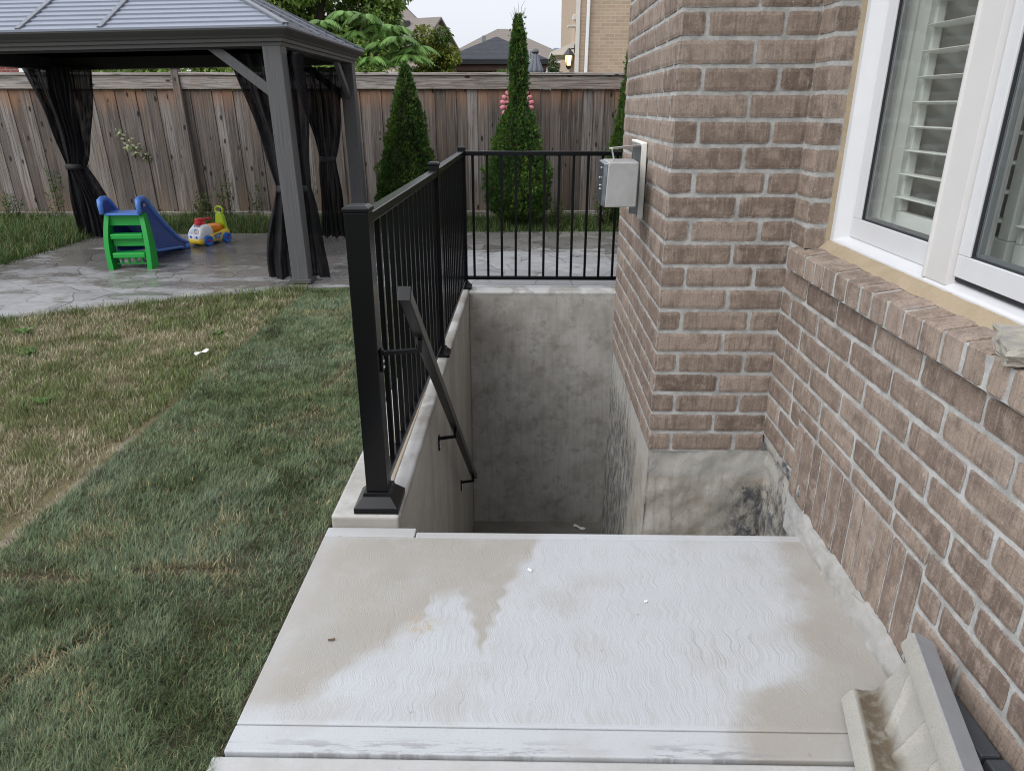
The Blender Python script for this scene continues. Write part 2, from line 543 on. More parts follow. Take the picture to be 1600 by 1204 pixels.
def mortar_material():
    m = NT('mortar')
    p = m.obj()
    c = m.mix(m.ss(m.noise(p, 14, 6, 0.7), 0.32, 0.66), (0.27, 0.268, 0.255), (0.43, 0.43, 0.42))
    c = m.mix(m.ss(m.noise(p, 130, 3), 0.5, 0.75, 0, 0.4), c, (0.24, 0.235, 0.225))
    h = m.math('ADD', m.noise(p, 90, 4), m.math('MULTIPLY', m.noise(p, 350, 2), 0.4))
    return m.out(c, 0.92, m.bump(h, 0.5, 0.004), spec=0.2)


def wood_material(name, k=1.0, horizontal=False):
    """weathered fence boards: grey, with brown where the rail kept them dry, dark knots and grain"""
    m = NT(name)
    r, g, b = m.sep(m.attr())[:3]
    p = m.obj()
    off = m.n('ShaderNodeVectorMath', operation='MULTIPLY_ADD')
    m.set(off.inputs[0], m.attr()); off.inputs[1].default_value = (5, 5, 9); m.set(off.inputs[2], p)
    pv = off.outputs[0]
    base = m.ramp(r, [(0, (0.070 * k, 0.061 * k, 0.055 * k)), (0.4, (0.116 * k, 0.101 * k, 0.092 * k)), (0.75, (0.160 * k, 0.141 * k, 0.127 * k)), (1, (0.220 * k, 0.204 * k, 0.193 * k))])
    grain = m.noise(m.mapping((1.6, 50, 62) if horizontal else (62, 62, 1.6), src=pv), 1.0, 5, 0.65, 0.6)
    c = m.mix(m.ss(grain, 0.44, 0.64, 0, 0.75), base, (0.036 * k, 0.031 * k, 0.028 * k))
    c = m.mix(m.ss(grain, 0.30, 0.44, 0.6, 0), c, (0.27 * k, 0.245 * k, 0.225 * k))
    pat = m.noise(m.mapping((5, 5, 1.3), src=pv), 1.0, 4, 0.6)
    c = m.mix(m.ss(pat, 0.46, 0.68, 0, 0.42), c, (0.130 * k, 0.092 * k, 0.066 * k))
    x, y, z = m.sep()
    warm = m.math('ADD', z, m.math('MULTIPLY', m.math('SUBTRACT', m.noise(m.mapping((9, 9, 0.9), src=pv), 1.0, 3), 0.5), 0.55))
    wf = m.math('MULTIPLY', m.ss(warm, 1.28, 1.62), m.ss(g, 0.05, 0.7))
    wf = m.math('MULTIPLY', wf, m.ss(z, 1.66, 1.70, 1, 0))
    c = m.mix(m.math('MULTIPLY', wf, 0.58), c, (0.26 * k, 0.135 * k, 0.075 * k))
    bot = m.math('MULTIPLY', m.ss(m.math('ADD', z, m.math('MULTIPLY', pat, 0.5)), 0.30, 0.75, 1, 0), m.ss(b, 0.4, 0.8))
    c = m.mix(m.math('MULTIPLY', bot, 0.45), c, (0.19 * k, 0.125 * k, 0.080 * k))
    vo = m.n('ShaderNodeTexVoronoi'); m.set(vo.inputs['Vector'], m.mapping((4.0, 9, 9) if horizontal else (9, 9, 4.0), src=pv)); vo.inputs['Scale'].default_value = 1.0
    kn = m.ss(vo.outputs['Distance'], 0.10, 0.20, 1, 0)
    c = m.mix(m.math('MULTIPLY', kn, m.ss(m.sep(vo.outputs['Color'])[0], 0.25, 0.4, 0, 0.9)), c, (0.022, 0.016, 0.013))
    return m.out(c, 0.85, m.bump(m.math('ADD', grain, m.math('MULTIPLY', kn, 0.5)), 0.5, 0.004), spec=0.2)


def leaf_material(name, rough=0.5, trans=0.38):
    m = NT(name)
    c = m.attr()
    m.out(c, rough, spec=0.35)
    t = m.n('ShaderNodeBsdfTranslucent'); m.set(t.inputs['Color'], c)
    mx = m.n('ShaderNodeMixShader'); mx.inputs[0].default_value = trans
    o = m.t.nodes['Material Output']
    m.t.links.new(m.b.outputs[0], mx.inputs[1]); m.t.links.new(t.outputs[0], mx.inputs[2]); m.t.links.new(mx.outputs[0], o.inputs[0])
    return m.mat


def glass_material():
    m = NT('window_glass')
    lw = m.n('ShaderNodeLayerWeight'); lw.inputs['Blend'].default_value = 0.5
    fz = m.math('ADD', m.math('MULTIPLY', m.math('POWER', lw.outputs['Facing'], 4.0), 0.70), 0.12)
    gl = m.n('ShaderNodeBsdfGlossy'); gl.inputs['Roughness'].default_value = 0.0
    tr = m.n('ShaderNodeBsdfTransparent'); tr.inputs['Color'].default_value = (0.90, 0.93, 0.91, 1)
    mx = m.n('ShaderNodeMixShader')
    m.t.links.new(fz, mx.inputs[0]); m.t.links.new(tr.outputs[0], mx.inputs[1]); m.t.links.new(gl.outputs[0], mx.inputs[2])
    m.t.links.new(mx.outputs[0], m.t.nodes['Material Output'].inputs[0])
    return m.mat


def mesh_cloth(name, alpha):
    m = NT(name)
    st = m.noise(m.mapping((45, 45, 1.0)), 1.0, 3)
    m.out(m.mix(st, (0.010, 0.010, 0.012), (0.015, 0.015, 0.018)), 0.85, spec=0.2)
    tr = m.n('ShaderNodeBsdfTransparent')
    mx = m.n('ShaderNodeMixShader')
    m.set(mx.inputs[0], m.ss(st, 0.3, 0.7, 1.0 - alpha - 0.03, 1.0 - alpha + 0.07))
    o = m.t.nodes['Material Output']
    m.t.links.new(m.b.outputs[0], mx.inputs[1]); m.t.links.new(tr.outputs[0], mx.inputs[2]); m.t.links.new(mx.outputs[0], o.inputs[0])
    return m.mat


M = {}
M['landing'] = landing_material()
M['slab'] = concrete('walkway_concrete', (0.42, 0.42, 0.415), (0.31, 0.30, 0.275), 0.5, 3.5, 0.35)
M['curb'] = None
M['patio'] = patio_material()
M['brick'] = brick_material()
M['mortar'] = mortar_material()
M['wood'] = wood_material('weathered_wood', 1.30)
M['rail_wood'] = wood_material('weathered_rail_wood', 1.9, True)
M['parge'] = concrete('parging', (0.335, 0.33, 0.315), (0.24, 0.23, 0.205), 0.7, 9, 0.9)
bk = NT('black_powder_coat')
M['black'] = bk.out(bk.mix(bk.noise(bk.obj(), 3, 3), (0.0026, 0.0028, 0.0036), (0.0034, 0.0036, 0.0046)), 0.24, None, 0.0, 0.27)
M['screw'] = plain('steel_screw', (0.6, 0.6, 0.62), 0.3, 0.9)
M['glass'] = glass_material()
M['vinyl'] = plain('white_vinyl', (0.575, 0.58, 0.595), 0.38, 0, 0.03, 7)
M['vinyl_cream'] = plain('yellowed_vinyl', (0.565, 0.555, 0.545), 0.4, 0, 0.02, 4)
M['gasket'] = plain('black_gasket', (0.018, 0.018, 0.022), 0.6)
M['shutter'] = plain('shutter_paint', (0.78, 0.79, 0.77), 0.45, 0, 0.01)
M['room'] = plain('room_paint', (0.42, 0.40, 0.37), 0.8)
M['caulk'] = concrete('tan_caulk', (0.335, 0.27, 0.185), (0.26, 0.205, 0.135), 0.5, 12, 0.5)
M['steel'] = plain('galvanized_steel', (0.50, 0.50, 0.50), 0.42, 0.75, 0.05, 9, 0.03, 80)
M['steel_dark'] = plain('bare_steel', (0.22, 0.24, 0.26), 0.35, 0.9, 0.1, 9)
M['white_caulk'] = plain('white_caulk', (0.72, 0.71, 0.66), 0.6)
M['leaf'] = leaf_material('foliage')
M['grass'] = leaf_material('grass_blades', 0.6, 0.2)
M['bark'] = concrete('bark', (0.10, 0.078, 0.06), (0.05, 0.04, 0.032), 0.6, 14, 0.8, vertical=True)


def soil_material():
    m = NT('soil_and_thatch')
    p = m.obj()
    x, y, z = m.sep()
    c = m.mix(m.noise(p, 18, 6, 0.7), (0.030, 0.026, 0.018), (0.085, 0.068, 0.043))
    straw = m.mix(m.noise(p, 40, 5, 0.7), (0.07, 0.062, 0.034), (0.20, 0.165, 0.095))
    c = m.mix(m.ss(x, -1.86, -1.80, 1, 0), c, straw)
    c = m.mix(m.math('MULTIPLY', m.ss(m.math('ABSOLUTE', m.math('ADD', x, 1.835)), 0.01, 0.05, 1, 0), m.math('MULTIPLY', m.ss(m.noise(m.mapping((1, 2.2, 0)), 4.0, 4), 0.38, 0.55, 0, 0.8), m.math('MULTIPLY', m.ss(y, 1.95, 2.1), m.ss(y, 2.9, 3.1, 1, 0)))), c, (0.23, 0.195, 0.155))
    return m.out(c, 0.95, m.bump(m.noise(p, 70, 5), 0.8, 0.01), spec=0.1)


M['soil'] = soil_material()


def precast_material():
    m = NT('precast_concrete')
    p = m.obj()
    dirt = m.sep(m.attr())[0]
    c = m.mix(m.noise(p, 12, 5), (0.285, 0.275, 0.245), (0.365, 0.355, 0.32))
    c = m.mix(m.ss(m.noise(p, 330, 2), 0.5, 0.72, 0, 0.45), c, (0.17, 0.16, 0.135))
    c = m.mix(m.ss(m.noise(p, 70, 3), 0.68, 0.74, 0, 0.5), c, (0.13, 0.11, 0.085))
    c = m.mix(m.math('MULTIPLY', m.sep(m.attr())[1], 0.85), c, m.mix(m.noise(p, 20, 4), (0.235, 0.245, 0.265), (0.29, 0.30, 0.32)))  # outer faces tinted blue-grey, the sky's light put into their colour
    d = m.math('MULTIPLY', dirt, m.ss(m.noise(p, 38, 4), 0.25, 0.6, 0.55, 1.0))
    c = m.mix(d, c, (0.105, 0.082, 0.055))
    h = m.math('ADD', m.noise(p, 330, 2), m.math('MULTIPLY', m.noise(p, 60, 4), 0.8))
    return m.out(c, 0.9, m.bump(h, 0.55, 0.003), spec=0.25)


def curb_material():
    m = NT('curb_concrete')
    p = m.obj()
    x, y, z = m.sep()
    big = m.noise(p, 4.0, 6, 0.62)
    c = m.mix(m.ss(big, 0.4, 0.66), (0.42, 0.415, 0.40), (0.29, 0.275, 0.245))
    c = m.mix(m.ss(m.noise(p, 26, 6, 0.7), 0.50, 0.66, 0, 0.45), c, (0.27, 0.255, 0.225))
    # tan band left by the rail's drip, beside a scored line
    band = m.math('MULTIPLY', m.ss(x, -0.600, -0.592), m.ss(x, -0.519, -0.512, 1, 0))
    band = m.math('MULTIPLY', band, m.ss(y, 2.5, 2.55))
    up = m.ss(z, 0.02, 0.035)
    c = m.mix(m.math('MULTIPLY', m.math('MULTIPLY', band, up), 0.85), c, (0.35, 0.285, 0.20))
    ln = m.math('MULTIPLY', m.math('MULTIPLY', m.ss(m.math('ABSOLUTE', m.math('ADD', x, 0.514)), 0.0012, 0.0035, 1, 0), up), m.ss(y, 2.45, 2.5))
    c = m.mix(m.math('MULTIPLY', ln, 0.8), c, (0.11, 0.085, 0.06))
    inner = m.math('MULTIPLY', m.ss(x, -0.514, -0.51), m.math('MULTIPLY', up, m.ss(m.noise(m.mapping((3, 1.6, 1)), 1.5, 3), 0.50, 0.56)))
    c = m.mix(m.math('MULTIPLY', inner, 0.7), c, (0.55, 0.55, 0.55))
    # the well's faces: form-marked grey, darker bands where water ran
    st = m.noise(m.mapping((34, 34, 2.6)), 1.0, 5, 0.7)
    wall = m.mix(m.ss(big, 0.35, 0.7), (0.52, 0.50, 0.47), (0.36, 0.34, 0.31))
    wall = m.mix(m.ss(st, 0.45, 0.72, 0, 0.42), wall, (0.28, 0.262, 0.232))
    run = m.noise(m.mapping((4, 4, 0.16), (0, 0.6, 0)), 1.0, 2, 0.4)
    wall = m.mix(m.math('MULTIPLY', m.ss(run, 0.55, 0.60, 0, 0.6), m.ss(y, 5.55, 5.60, 1, 0)), wall, (0.25, 0.23, 0.195))
    yj = m.math('ADD', y, m.math('MULTIPLY', m.math('SUBTRACT', m.noise(m.mapping((1, 1, 5)), 4.0, 3), 0.5), 0.05))
    s1 = m.math('MULTIPLY', m.ss(m.math('ABSOLUTE', m.math('SUBTRACT', yj, 3.14)), 0.014, 0.030, 1, 0), m.ss(z, -0.56, -0.46))
    s2 = m.math('MULTIPLY', m.ss(yj, 3.97, 4.01), m.ss(yj, 4.32, 4.40, 1, 0))
    wall = m.mix(m.math('MULTIPLY', m.math('MAXIMUM', s1, m.math('MULTIPLY', s2, 0.8)), 0.75), wall, (0.165, 0.145, 0.115))
    blot = m.noise(m.mapping((1, 1, 1), (2, 0, 3)), 9, 8, 0.78)
    wall = m.mix(m.ss(blot, 0.47, 0.66, 0, 0.55), wall, (0.205, 0.19, 0.165))
    wall = m.mix(m.math('MULTIPLY', m.ss(x, -0.449, -0.44, 1, 0), 0.5), wall, (0.62, 0.60, 0.55))
    wall = m.mix(m.ss(m.noise(p, 75, 3), 0.66, 0.72, 0, 0.5), wall, (0.17, 0.16, 0.145))
    wall = m.mix(m.ss(m.noise(p, 55, 3), 0.68, 0.74, 0, 0.4), wall, (0.58, 0.57, 0.55))
    f = m.ss(z, 0.005, 0.03, 1, 0)
    fr = m.ss(y, 2.25, 2.262, 1, 0)
    f = m.math('MULTIPLY', f, m.math('SUBTRACT', 1.0, fr))
    c = m.mix(m.math('MULTIPLY', m.math('MULTIPLY', fr, m.ss(z, 0.034, 0.044, 1, 0)), 0.75), c, (0.27, 0.255, 0.225))
    c = m.mix(f, c, wall)
    c = m.mix(m.ss(m.noise(p, 300, 2), 0.58, 0.8, 0, 0.3), c, (0.12, 0.115, 0.105))
    h = m.math('ADD', m.math('MULTIPLY', m.noise(p, 300, 2), 0.4), m.math('MULTIPLY', m.noise(p, 45, 4), 0.9))
    h = m.math('SUBTRACT', h, m.math('MULTIPLY', ln, 3.0))
    return m.out(c, 0.85, m.bump(h, 0.35, 0.004), spec=0.3)


M['curb'] = curb_material()


def foundation_material():
    m = NT('stained_foundation')
    p = m.obj()
    x, y, z = m.sep()
    big = m.noise(p, 6, 6, 0.65)
    c = m.mix(m.ss(big, 0.35, 0.7), (0.40, 0.38, 0.34), (0.29, 0.26, 0.21))
    st = m.noise(m.mapping((40, 40, 3.5)), 1.0, 5, 0.7)
    c = m.mix(m.ss(st, 0.48, 0.72, 0, 0.45), c, (0.17, 0.155, 0.13))
    up = m.ss(m.math('ADD', z, m.math('MULTIPLY', m.math('SUBTRACT', big, 0.5), 0.12)), -0.08, -0.05)
    c = m.mix(m.math('MULTIPLY', up, 0.75), c, (0.37, 0.36, 0.335))
    ta = m.noise(m.mapping((1, 1, 0.55), (1.7, 0.4, 0.2)), 7.5, 6, 0.75)
    low = m.ss(z, -0.25, 0.0, 1, 0)
    tar = m.math('MULTIPLY', m.ss(ta, 0.54, 0.60), m.ss(z, -0.16, -0.03, 1, 0))
    fy = m.math('MULTIPLY', m.ss(m.math('ADD', y, m.math('MULTIPLY', m.math('SUBTRACT', m.noise(m.mapping((1, 3, 1)), 3.0, 5, 0.7), 0.5), 1.4)), 3.05, 3.45), m.ss(m.math('ADD', st, m.math('MULTIPLY', low, 0.22)), 0.48, 0.70))
    cx = m.math('MULTIPLY', m.ss(x, 0.82, 0.98), m.ss(m.math('ADD', ta, m.math('MULTIPLY', low, 0.16)), 0.52, 0.60))
    c = m.mix(m.math('MULTIPLY', m.math('MAXIMUM', m.math('MULTIPLY', tar, 0.35), m.math('MAXIMUM', fy, cx)), m.ss(m.noise(m.mapping((24, 24, 14)), 1.0, 7, 0.78), 0.38, 0.60, 0.15, 0.92)), c, (0.050, 0.055, 0.066))
    h = m.math('ADD', m.noise(p, 35, 5), m.math('MULTIPLY', m.noise(p, 280, 2), 0.4))
    return m.out(c, 0.85, m.bump(h, 0.6, 0.008), spec=0.3)


M['found'] = foundation_material()

# ------------------------------------------------------------------ ground, landing, patio, stairwell
WELL = (-0.60, 1.30, 2.20, 5.75)


def structure(name, mb, mat, **kw):
    return tag(mb.build(name, mat, **kw), kind='structure')


g = MB()
FARX, FARY = 220, 300
xs = [-FARX, WELL[0], WELL[1], FARX]; ys = [-60, WELL[2], WELL[3], FARY]
for i in range(3):
    for j in range(3):
        if i == 1 and j == 1: continue
        g.poly([(xs[i], ys[j], -0.10), (xs[i + 1], ys[j], -0.10), (xs[i + 1], ys[j + 1], -0.10), (xs[i], ys[j + 1], -0.10)])
M['far_ground'] = plain('far_lawn', (0.06, 0.075, 0.035), 0.9, 0, 0.2, 2)
structure('ground', g, M['far_ground'])


def lawn_z(x, y):
    return -0.022 + 0.010 * mnoise.noise(Vector((x * 2.2, y * 2.2, 0.3))) + 0.005 * mnoise.noise(Vector((x * 9, y * 9, 1.3)))


g = MB()
g.grid(lambda a, b: (-6.6 + a * 5.885, -1.0 + b * 7.0, lawn_z(-6.6 + a * 5.885, -1.0 + b * 7.0)), 130, 150)
structure('lawn_soil', g, M['soil'], smooth=True)
g = MB()
g.poly([(-9.5, 3.5, -0.03), (-5.0, 3.5, -0.03), (-5.0, 8.5, -0.03), (4.5, 8.7, -0.03), (4.5, 12.0, -0.03), (-9.5, 12.0, -0.03)])
structure('garden_bed', g, M['soil'])

# patio slab
pts = [(-5.08, 4.25), (-4.6, 4.53), (-4.2, 4.74), (-3.8, 4.95), (-3.35, 5.20), (-2.92, 5.44), (-2.5, 5.67), (-2.04, 5.86), (-1.75, 5.95), (-1.45, 6.0),
       (-0.705, 6.02), (-0.705, 5.864), (4.2, 5.864), (4.2, 8.95), (1.0, 8.88), (-0.6, 8.84), (-2.2, 8.76), (-3.6, 8.66), (-5.08, 8.55)]
g = MB()
g.prism(pts, lambda a, b, t: (a, b, t), -0.12, 0.0)
structure('patio', g, M['patio'], bevel=0.008)

# landing with its tooled margins, and the walkway slab in front of it
g = MB()
XR = 1.010
g.box(-0.711, XR, 1.3455, 2.178, -0.16, 0.0)
g.box(-0.711, XR, 1.263, 1.3425, -0.16, 0.0)
g.box(-0.385, XR, 2.180, 2.214, -0.18, -0.0015)
g.box(-0.711, -0.388, 2.180, 2.238, -0.18, 0.0)
structure('landing', g, M['landing'], bevel=0.0045, seg=3)
g = MB()
g.box(-0.735, XR, -1.2, 1.256, -0.16, -0.006)
structure('walkway', g, M['slab'], bevel=0.007, seg=3)

g = MB()
for k in range(1, 11):
    g.box(-0.449, 1.0, 2.2145 + 0.25 * (k - 1), 2.2145 + 0.25 * k, -2.3, -0.208 * k + 0.001)
structure('steps', g, M['slab'])
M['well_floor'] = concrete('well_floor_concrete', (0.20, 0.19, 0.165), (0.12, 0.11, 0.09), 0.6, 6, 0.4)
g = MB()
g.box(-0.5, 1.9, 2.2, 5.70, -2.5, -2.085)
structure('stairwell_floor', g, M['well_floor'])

# poured L-shaped retaining wall
rw = thing('retaining_wall', 'pale poured concrete retaining wall lining the stairwell, its raised curb carrying the black railing', 'retaining wall', (-0.57, 4.0, -2.3))
g = MB()
g.box(-0.700, -0.450, 2.240, 5.860, -2.3, 0.045)
g.build('side_wall', M['curb'], rw, bevel=0.012, seg=3)
g = MB()
g.box(-0.4495, 2.2, 5.625, 5.858, -2.3, 0.044)
g.build('end_wall', M['curb'], rw, bevel=0.012, seg=3)
# ------------------------------------------------------------------ the brick house
XW, YP, XP, YPF = 1.0146, 2.781, 0.5377, 4.17
ZTOP = 5.4


def jz(k): return -0.0373 + 0.0889 * k


def brick(mb, fr, u0, u1, z0, z1, hi=True, j=0.0024, dep=0.0050):
    """one brick with a worn outline and slightly uneven face; fr(u, z, d) gives the world point"""
    mb.col = (random.random(), random.random(), random.random())
    w, h = u1 - u0, z1 - z0
    if w < 0.012 or h < 0.012: return
    nu, nz = (max(4, int(w / 0.014)), max(4, int(h / 0.012))) if hi else (2, 2)
    seed = random.random() * 100
    tilt, tz = random.uniform(-0.0012, 0.0012), random.uniform(-0.0010, 0.0010)
    ids = []
    for b in range(-1, nz + 2):
        row = []
        for a in range(-1, nu + 2):
            aa, bb = min(max(a, 0), nu), min(max(b, 0), nz)
            u, z = u0 + w * aa / nu, z0 + h * bb / nz
            nse = mnoise.noise(Vector((u * 45 + seed, z * 45, seed))) + 0.6 * mnoise.noise(Vector((u * 130 + seed, z * 130, seed)))
            n2 = mnoise.noise(Vector((u * 45 + seed, z * 45, seed + 9))) + 0.6 * mnoise.noise(Vector((u * 130 + seed, z * 130, seed + 9)))
            edge = aa in (0, nu) or bb in (0, nz)
            d = dep + tilt * (aa / nu - 0.5) * 2 + tz * (bb / nz - .5) * 2 + 0.0007 * nse
            if edge:
                if hi:
                    u += n2 * j; z += nse * j
                d -= 0.0022 + 0.0012 * abs(n2)
                if (aa in (0, nu)) and (bb in (0, nz)):
                    u += (0.0018 if aa == 0 else -0.0018); z += (0.0018 if bb == 0 else -0.0018); d -= 0.001
            if a != aa or b != bb:
                d = -0.004
            row.append(mb.vert(fr(u, z, d)))
            if edge and hi: mb.e[row[-1]] = 1.0
        ids.append(row)
    for b in range(len(ids) - 1):
        for a in range(len(ids[0]) - 1):
            mb.face((ids[b][a], ids[b][a + 1], ids[b + 1][a + 1], ids[b + 1][a]))


def mort(mb, fr, u0, u1, z0, z1):
    mb.mi = 1
    mb.col = (0.5, 0.5, 0.5)
    mb.poly([fr(u0, z0, 0), fr(u1, z0, 0), fr(u1, z1, 0), fr(u0, z1, 0)])
    mb.mi = 0


BL, HL, JT = 0.2520, 0.1235, 0.0150


def course(mb, fr, u0, u1, z0, z1, start, hi=True, skip=None):
    """a run of stretchers between u0 and u1, the first bond joint at u0 + start"""
    edges = [u0]
    u = u0 + start
    while u < u1 - 0.02:
        if u > u0 + 0.02: edges.append(u)
        u += BL + JT
    edges.append(u1)
    for k in range(len(edges) - 1):
        a = edges[k] + (0 if k == 0 else JT / 2 + random.uniform(-.0015, .0015))
        b = edges[k + 1] - (0 if k == len(edges) - 2 else JT / 2 + random.uniform(-.0015, .0015))
        if skip and skip(a, b, z0): continue
        dz = random.uniform(-0.0012, 0.0012)
        brick(mb, fr, a, b, z0 + JT / 2 + dz, z1 - JT / 2 + dz, hi)


house = thing('brick_house', 'brown brick house with a white framed window and a projecting brick bay beside the stairwell', 'house', (XW, 2.0, 0.0))
fW = lambda u, z, d: (XW - d, u, z)             # main wall, faces -X, u runs along +Y
fP = lambda u, z, d: (u, YP - d, z)             # bay front, faces -Y
fL = lambda u, z, d: (XP - d, u, z)             # bay side, faces -X
BM = [M['brick'], M['mortar']]
WY0, WY1, WZ0, WZ1 = 0.70, 2.627, 0.955, 2.385

# main wall
mb = MB()
for k in range(0, 61):
    z0, z1 = jz(k), jz(k + 1)
    hi = k < 26
    st = 0.02 + (0 if k % 2 else (BL + JT) / 2)
    if k >= 10 and z1 > 0.945 and z0 < WZ1 - 0.02:      # beside the window opening
        course(mb, fW, WY1, YP - 0.009, z0, z1, 0.5, hi)
        course(mb, fW, -2.2, WY0, z0, z1, st, False)
        brick(mb, lambda u, z, d: (u, WY1 - d * 0.4, z), XW - 0.0050, 1.083, z0 + JT / 2, z1 - JT / 2, True)
    elif 0.855 < z1 < 0.945: continue
    elif k == 10:
        continue
    elif k <= 4:
        if k >= 2: course(mb, fW, 2.434, YP - 0.009, z0, z1, 0.20 if k % 2 else 0.09, True)
        if k == 4: course(mb, fW, 1.535, 2.428, 0.3434, z1, 0.185, True)
        course(mb, fW, -2.2, 1.530, z0, z1, 2.2 + 1.53 - 6 * (BL + JT) - (0.09 if k % 2 else 0.20), True, skip=lambda a, b, z: b < 0.6)
    else:
        course(mb, fW, 0.75, YP - 0.009, z0, z1, (0.05, 0.185)[k % 2], hi)
        course(mb, fW, -2.2, 0.74, z0, z1, st, False)
sj = [2.430, 2.371, 2.272, 2.205, 2.122, 2.028, 1.943, 1.870, 1.784, 1.696, 1.624, 1.538]
for a, b in zip(sj[1:], sj[:-1]):
    brick(mb, fW, a + 0.004, b - 0.004, 0.06, 0.3434 - 0.004, True)
mort(mb, fW, -2.2, 2.432, -0.10, WZ0 - 0.06)
mort(mb, fW, 2.432, YP, 0.136, WZ0 - 0.06)
mort(mb, fW, -2.2, WY0, WZ0 - 0.06, WZ1)
mort(mb, fW, WY1, YP, WZ0 - 0.06, WZ1)
mort(mb, fW, -2.2, YP, WZ1, ZTOP)
mort(mb, lambda u, z, d: (u, WY1, z), XW, 1.12, WZ0, WZ1)
mort(mb, lambda u, z, d: (u, WY0, z), XW, 1.12, WZ0, WZ1)
mb.mi = 1; mb.poly([(XW, WY0, WZ1), (1.12, WY0, WZ1), (1.12, WY1, WZ1), (XW, WY1, WZ1)]); mb.mi = 0
mb.build('wall', BM, house, fix=False)

# wall beyond the bay, seen only from other positions
mb = MB()
for k in range(0, 61):
    course(mb, fW, YPF, 6.95, jz(k), jz(k + 1), 0.1 if k % 2 else 0.23, False)
mort(mb, fW, YPF, 6.95, -0.1, ZTOP)
mb.build('rear_wall', BM, house, fix=False)

# projecting bay
mb = MB()
for k in range(1, 61):
    z0, z1 = jz(k), jz(k + 1)
    hi = k < 28
    full = k % 2 == 0
    course(mb, fP, XP - 0.0050, XW, z0, z1, 0.2557 + 0.011 if full else 0.094, hi)
    course(mb, fL, YP - 0.0050, YPF, z0, z1, 0.094 if full else 0.2557 + 0.011, hi)
mort(mb, fP, XP, XW, 0.050, ZTOP)
mort(mb, fL, YP, YPF, 0.050, ZTOP)
mort(mb, lambda u, z, d: (u, YPF, z), XP, XW, 0.050, ZTOP)
mb.build('bay', BM, house, fix=False)

# foundation: rough poured concrete under the brick, parged
mb = MB()


def rough_face(fr, u0, u1, z0, z1, amp=0.006, nu=30, nz=40):
    mb.grid(lambda a, b: fr(u0 + (u1 - u0) * a, z0 + (z1 - z0) * b,
                            amp * mnoise.fractal(Vector((a * (u1 - u0) * 9 + u0 * 3, b * (z1 - z0) * 9, u0)), 1.0, 2.0, 4)), nu, nz)


rough_face(lambda u, z, d: (u, YP + 0.004 - d, z), XP - 0.004, 1.06, -2.3, 0.056, 0.012, 50, 140)
rough_face(lambda u, z, d: (XP + 0.002 - d * 0.8 - 0.012 * max(0, -z), u, z), YP, YPF, -2.3, 0.056, 0.004, 50, 70)
rough_face(lambda u, z, d: (XW + 0.030 - d - (0.028 if z > 0.09 else 0.0), u, z), 2.18, YP + 0.02, -2.3, 0.145, 0.016, 50, 140)
mb.poly([(XP, YPF, -2.3), (XW, YPF, -2.3), (XW, YPF, 0.05), (XP, YPF, 0.05)])
mb.poly([(XW, YPF, -2.3), (XW, 6.95, -2.3), (XW, 6.95, -0.02), (XW, YPF, -0.02)])
mb.poly([(XP, YP, 0.05), (XW, YP, 0.05), (XW, YPF, 0.05), (XP, YPF, 0.05)])
mb.build('foundation', M['found'], house, smooth=True)

# lumpy mortar fillet where landing and wall meet
mb = MB()


def fillet(a, b):
    y = 2.235 - a * 1.15
    t = b
    n = mnoise.fractal(Vector((y * 16, t * 3, 2.0)), 1.0, 2.0, 4)
    n3 = mnoise.noise(Vector((y * 5, 7.0, t)))
    fade = 1.0 if a < 0.55 else max(0.25, 1 - (a - 0.55) * 1.6)
    topz = 0.070 + 0.016 * n3 + 0.008 * n
    x = 0.978 + (XW - 0.009 - 0.978) * (t ** 1.6) + 0.004 * n3 - 0.010 * n * (1 - t) ** 2
    z = topz * (1 - (1 - t) ** 1.4) * fade + 0.004 * n - 0.004 * (1 - t)
    if t > 0.99: x = XW - 0.004
    return (x, y, z)


mb.grid(fillet, 150, 10)
mb.build('base_fillet', M['parge'], house, smooth=True)

# rowlock sill
mb = MB()
ys_ = [2.71, 2.613, 2.525, 2.437, 2.359, 2.269, 2.176, 2.084, 2.003, 1.915, 1.817, 1.729, 1.635, 1.547, 1.455, 1.375]
while ys_[-1] > 0.70: ys_.append(ys_[-1] - 0.0885)
for a, b in zip(ys_[1:], ys_[:-1]):
    mb.col = (random.uniform(0.65, 1), random.uniform(0.7, 1), random.random())
    lo, hi_ = a + 0.0055, b - 0.0055
    x0 = 0.984 + random.uniform(-0.002, 0.002)
    dz = random.uniform(-0.002, 0.002)
    n = 5
    prof = [(1.11, 0.868), (x0 + 0.003, 0.860), (x0, 0.866), (x0 - 0.0005, 0.90), (x0, 0.934 + dz), (x0 + 0.004, 0.9405 + dz), (1.03, 0.948 + dz), (1.11, 0.958 + dz)]
    rows = []
    for q in range(n + 1):
        t = q / n
        yy = lo + (hi_ - lo) * t
        row = []
        for (px, pz) in prof:
            nn = mnoise.noise(Vector((px * 40, yy * 40, pz * 40)))
            ins = 0.0025 if q in (0, n) else 0
            row.append(mb.vert((px + (ins if px < 1.0 else 0) + nn * 0.0012, yy + (nn * 0.0012), pz + nn * 0.001 - (ins if pz > 0.93 else 0) + (ins if pz < 0.87 else 0))))
        rows.append(row)
    for q in range(n):
        for c_ in range(len(prof) - 1):
            mb.face((rows[q][c_], rows[q][c_ + 1], rows[q + 1][c_ + 1], rows[q + 1][c_]))
    mb.face(rows[0]); mb.face(rows[-1][::-1])
mb.mi = 1; mb.col = (0.5, 0.5, 0.5)
mb.hexa([(0.9875, 0.55, 0.8615), (1.11, 0.55, 0.8615), (1.11, 2.715, 0.8615), (0.9875, 2.715, 0.8615),
         (0.9875, 0.55, 0.9355), (1.11, 0.55, 0.955), (1.11, 2.715, 0.955), (0.9875, 2.715, 0.9355)])
mb.build('window_sill', BM, house)

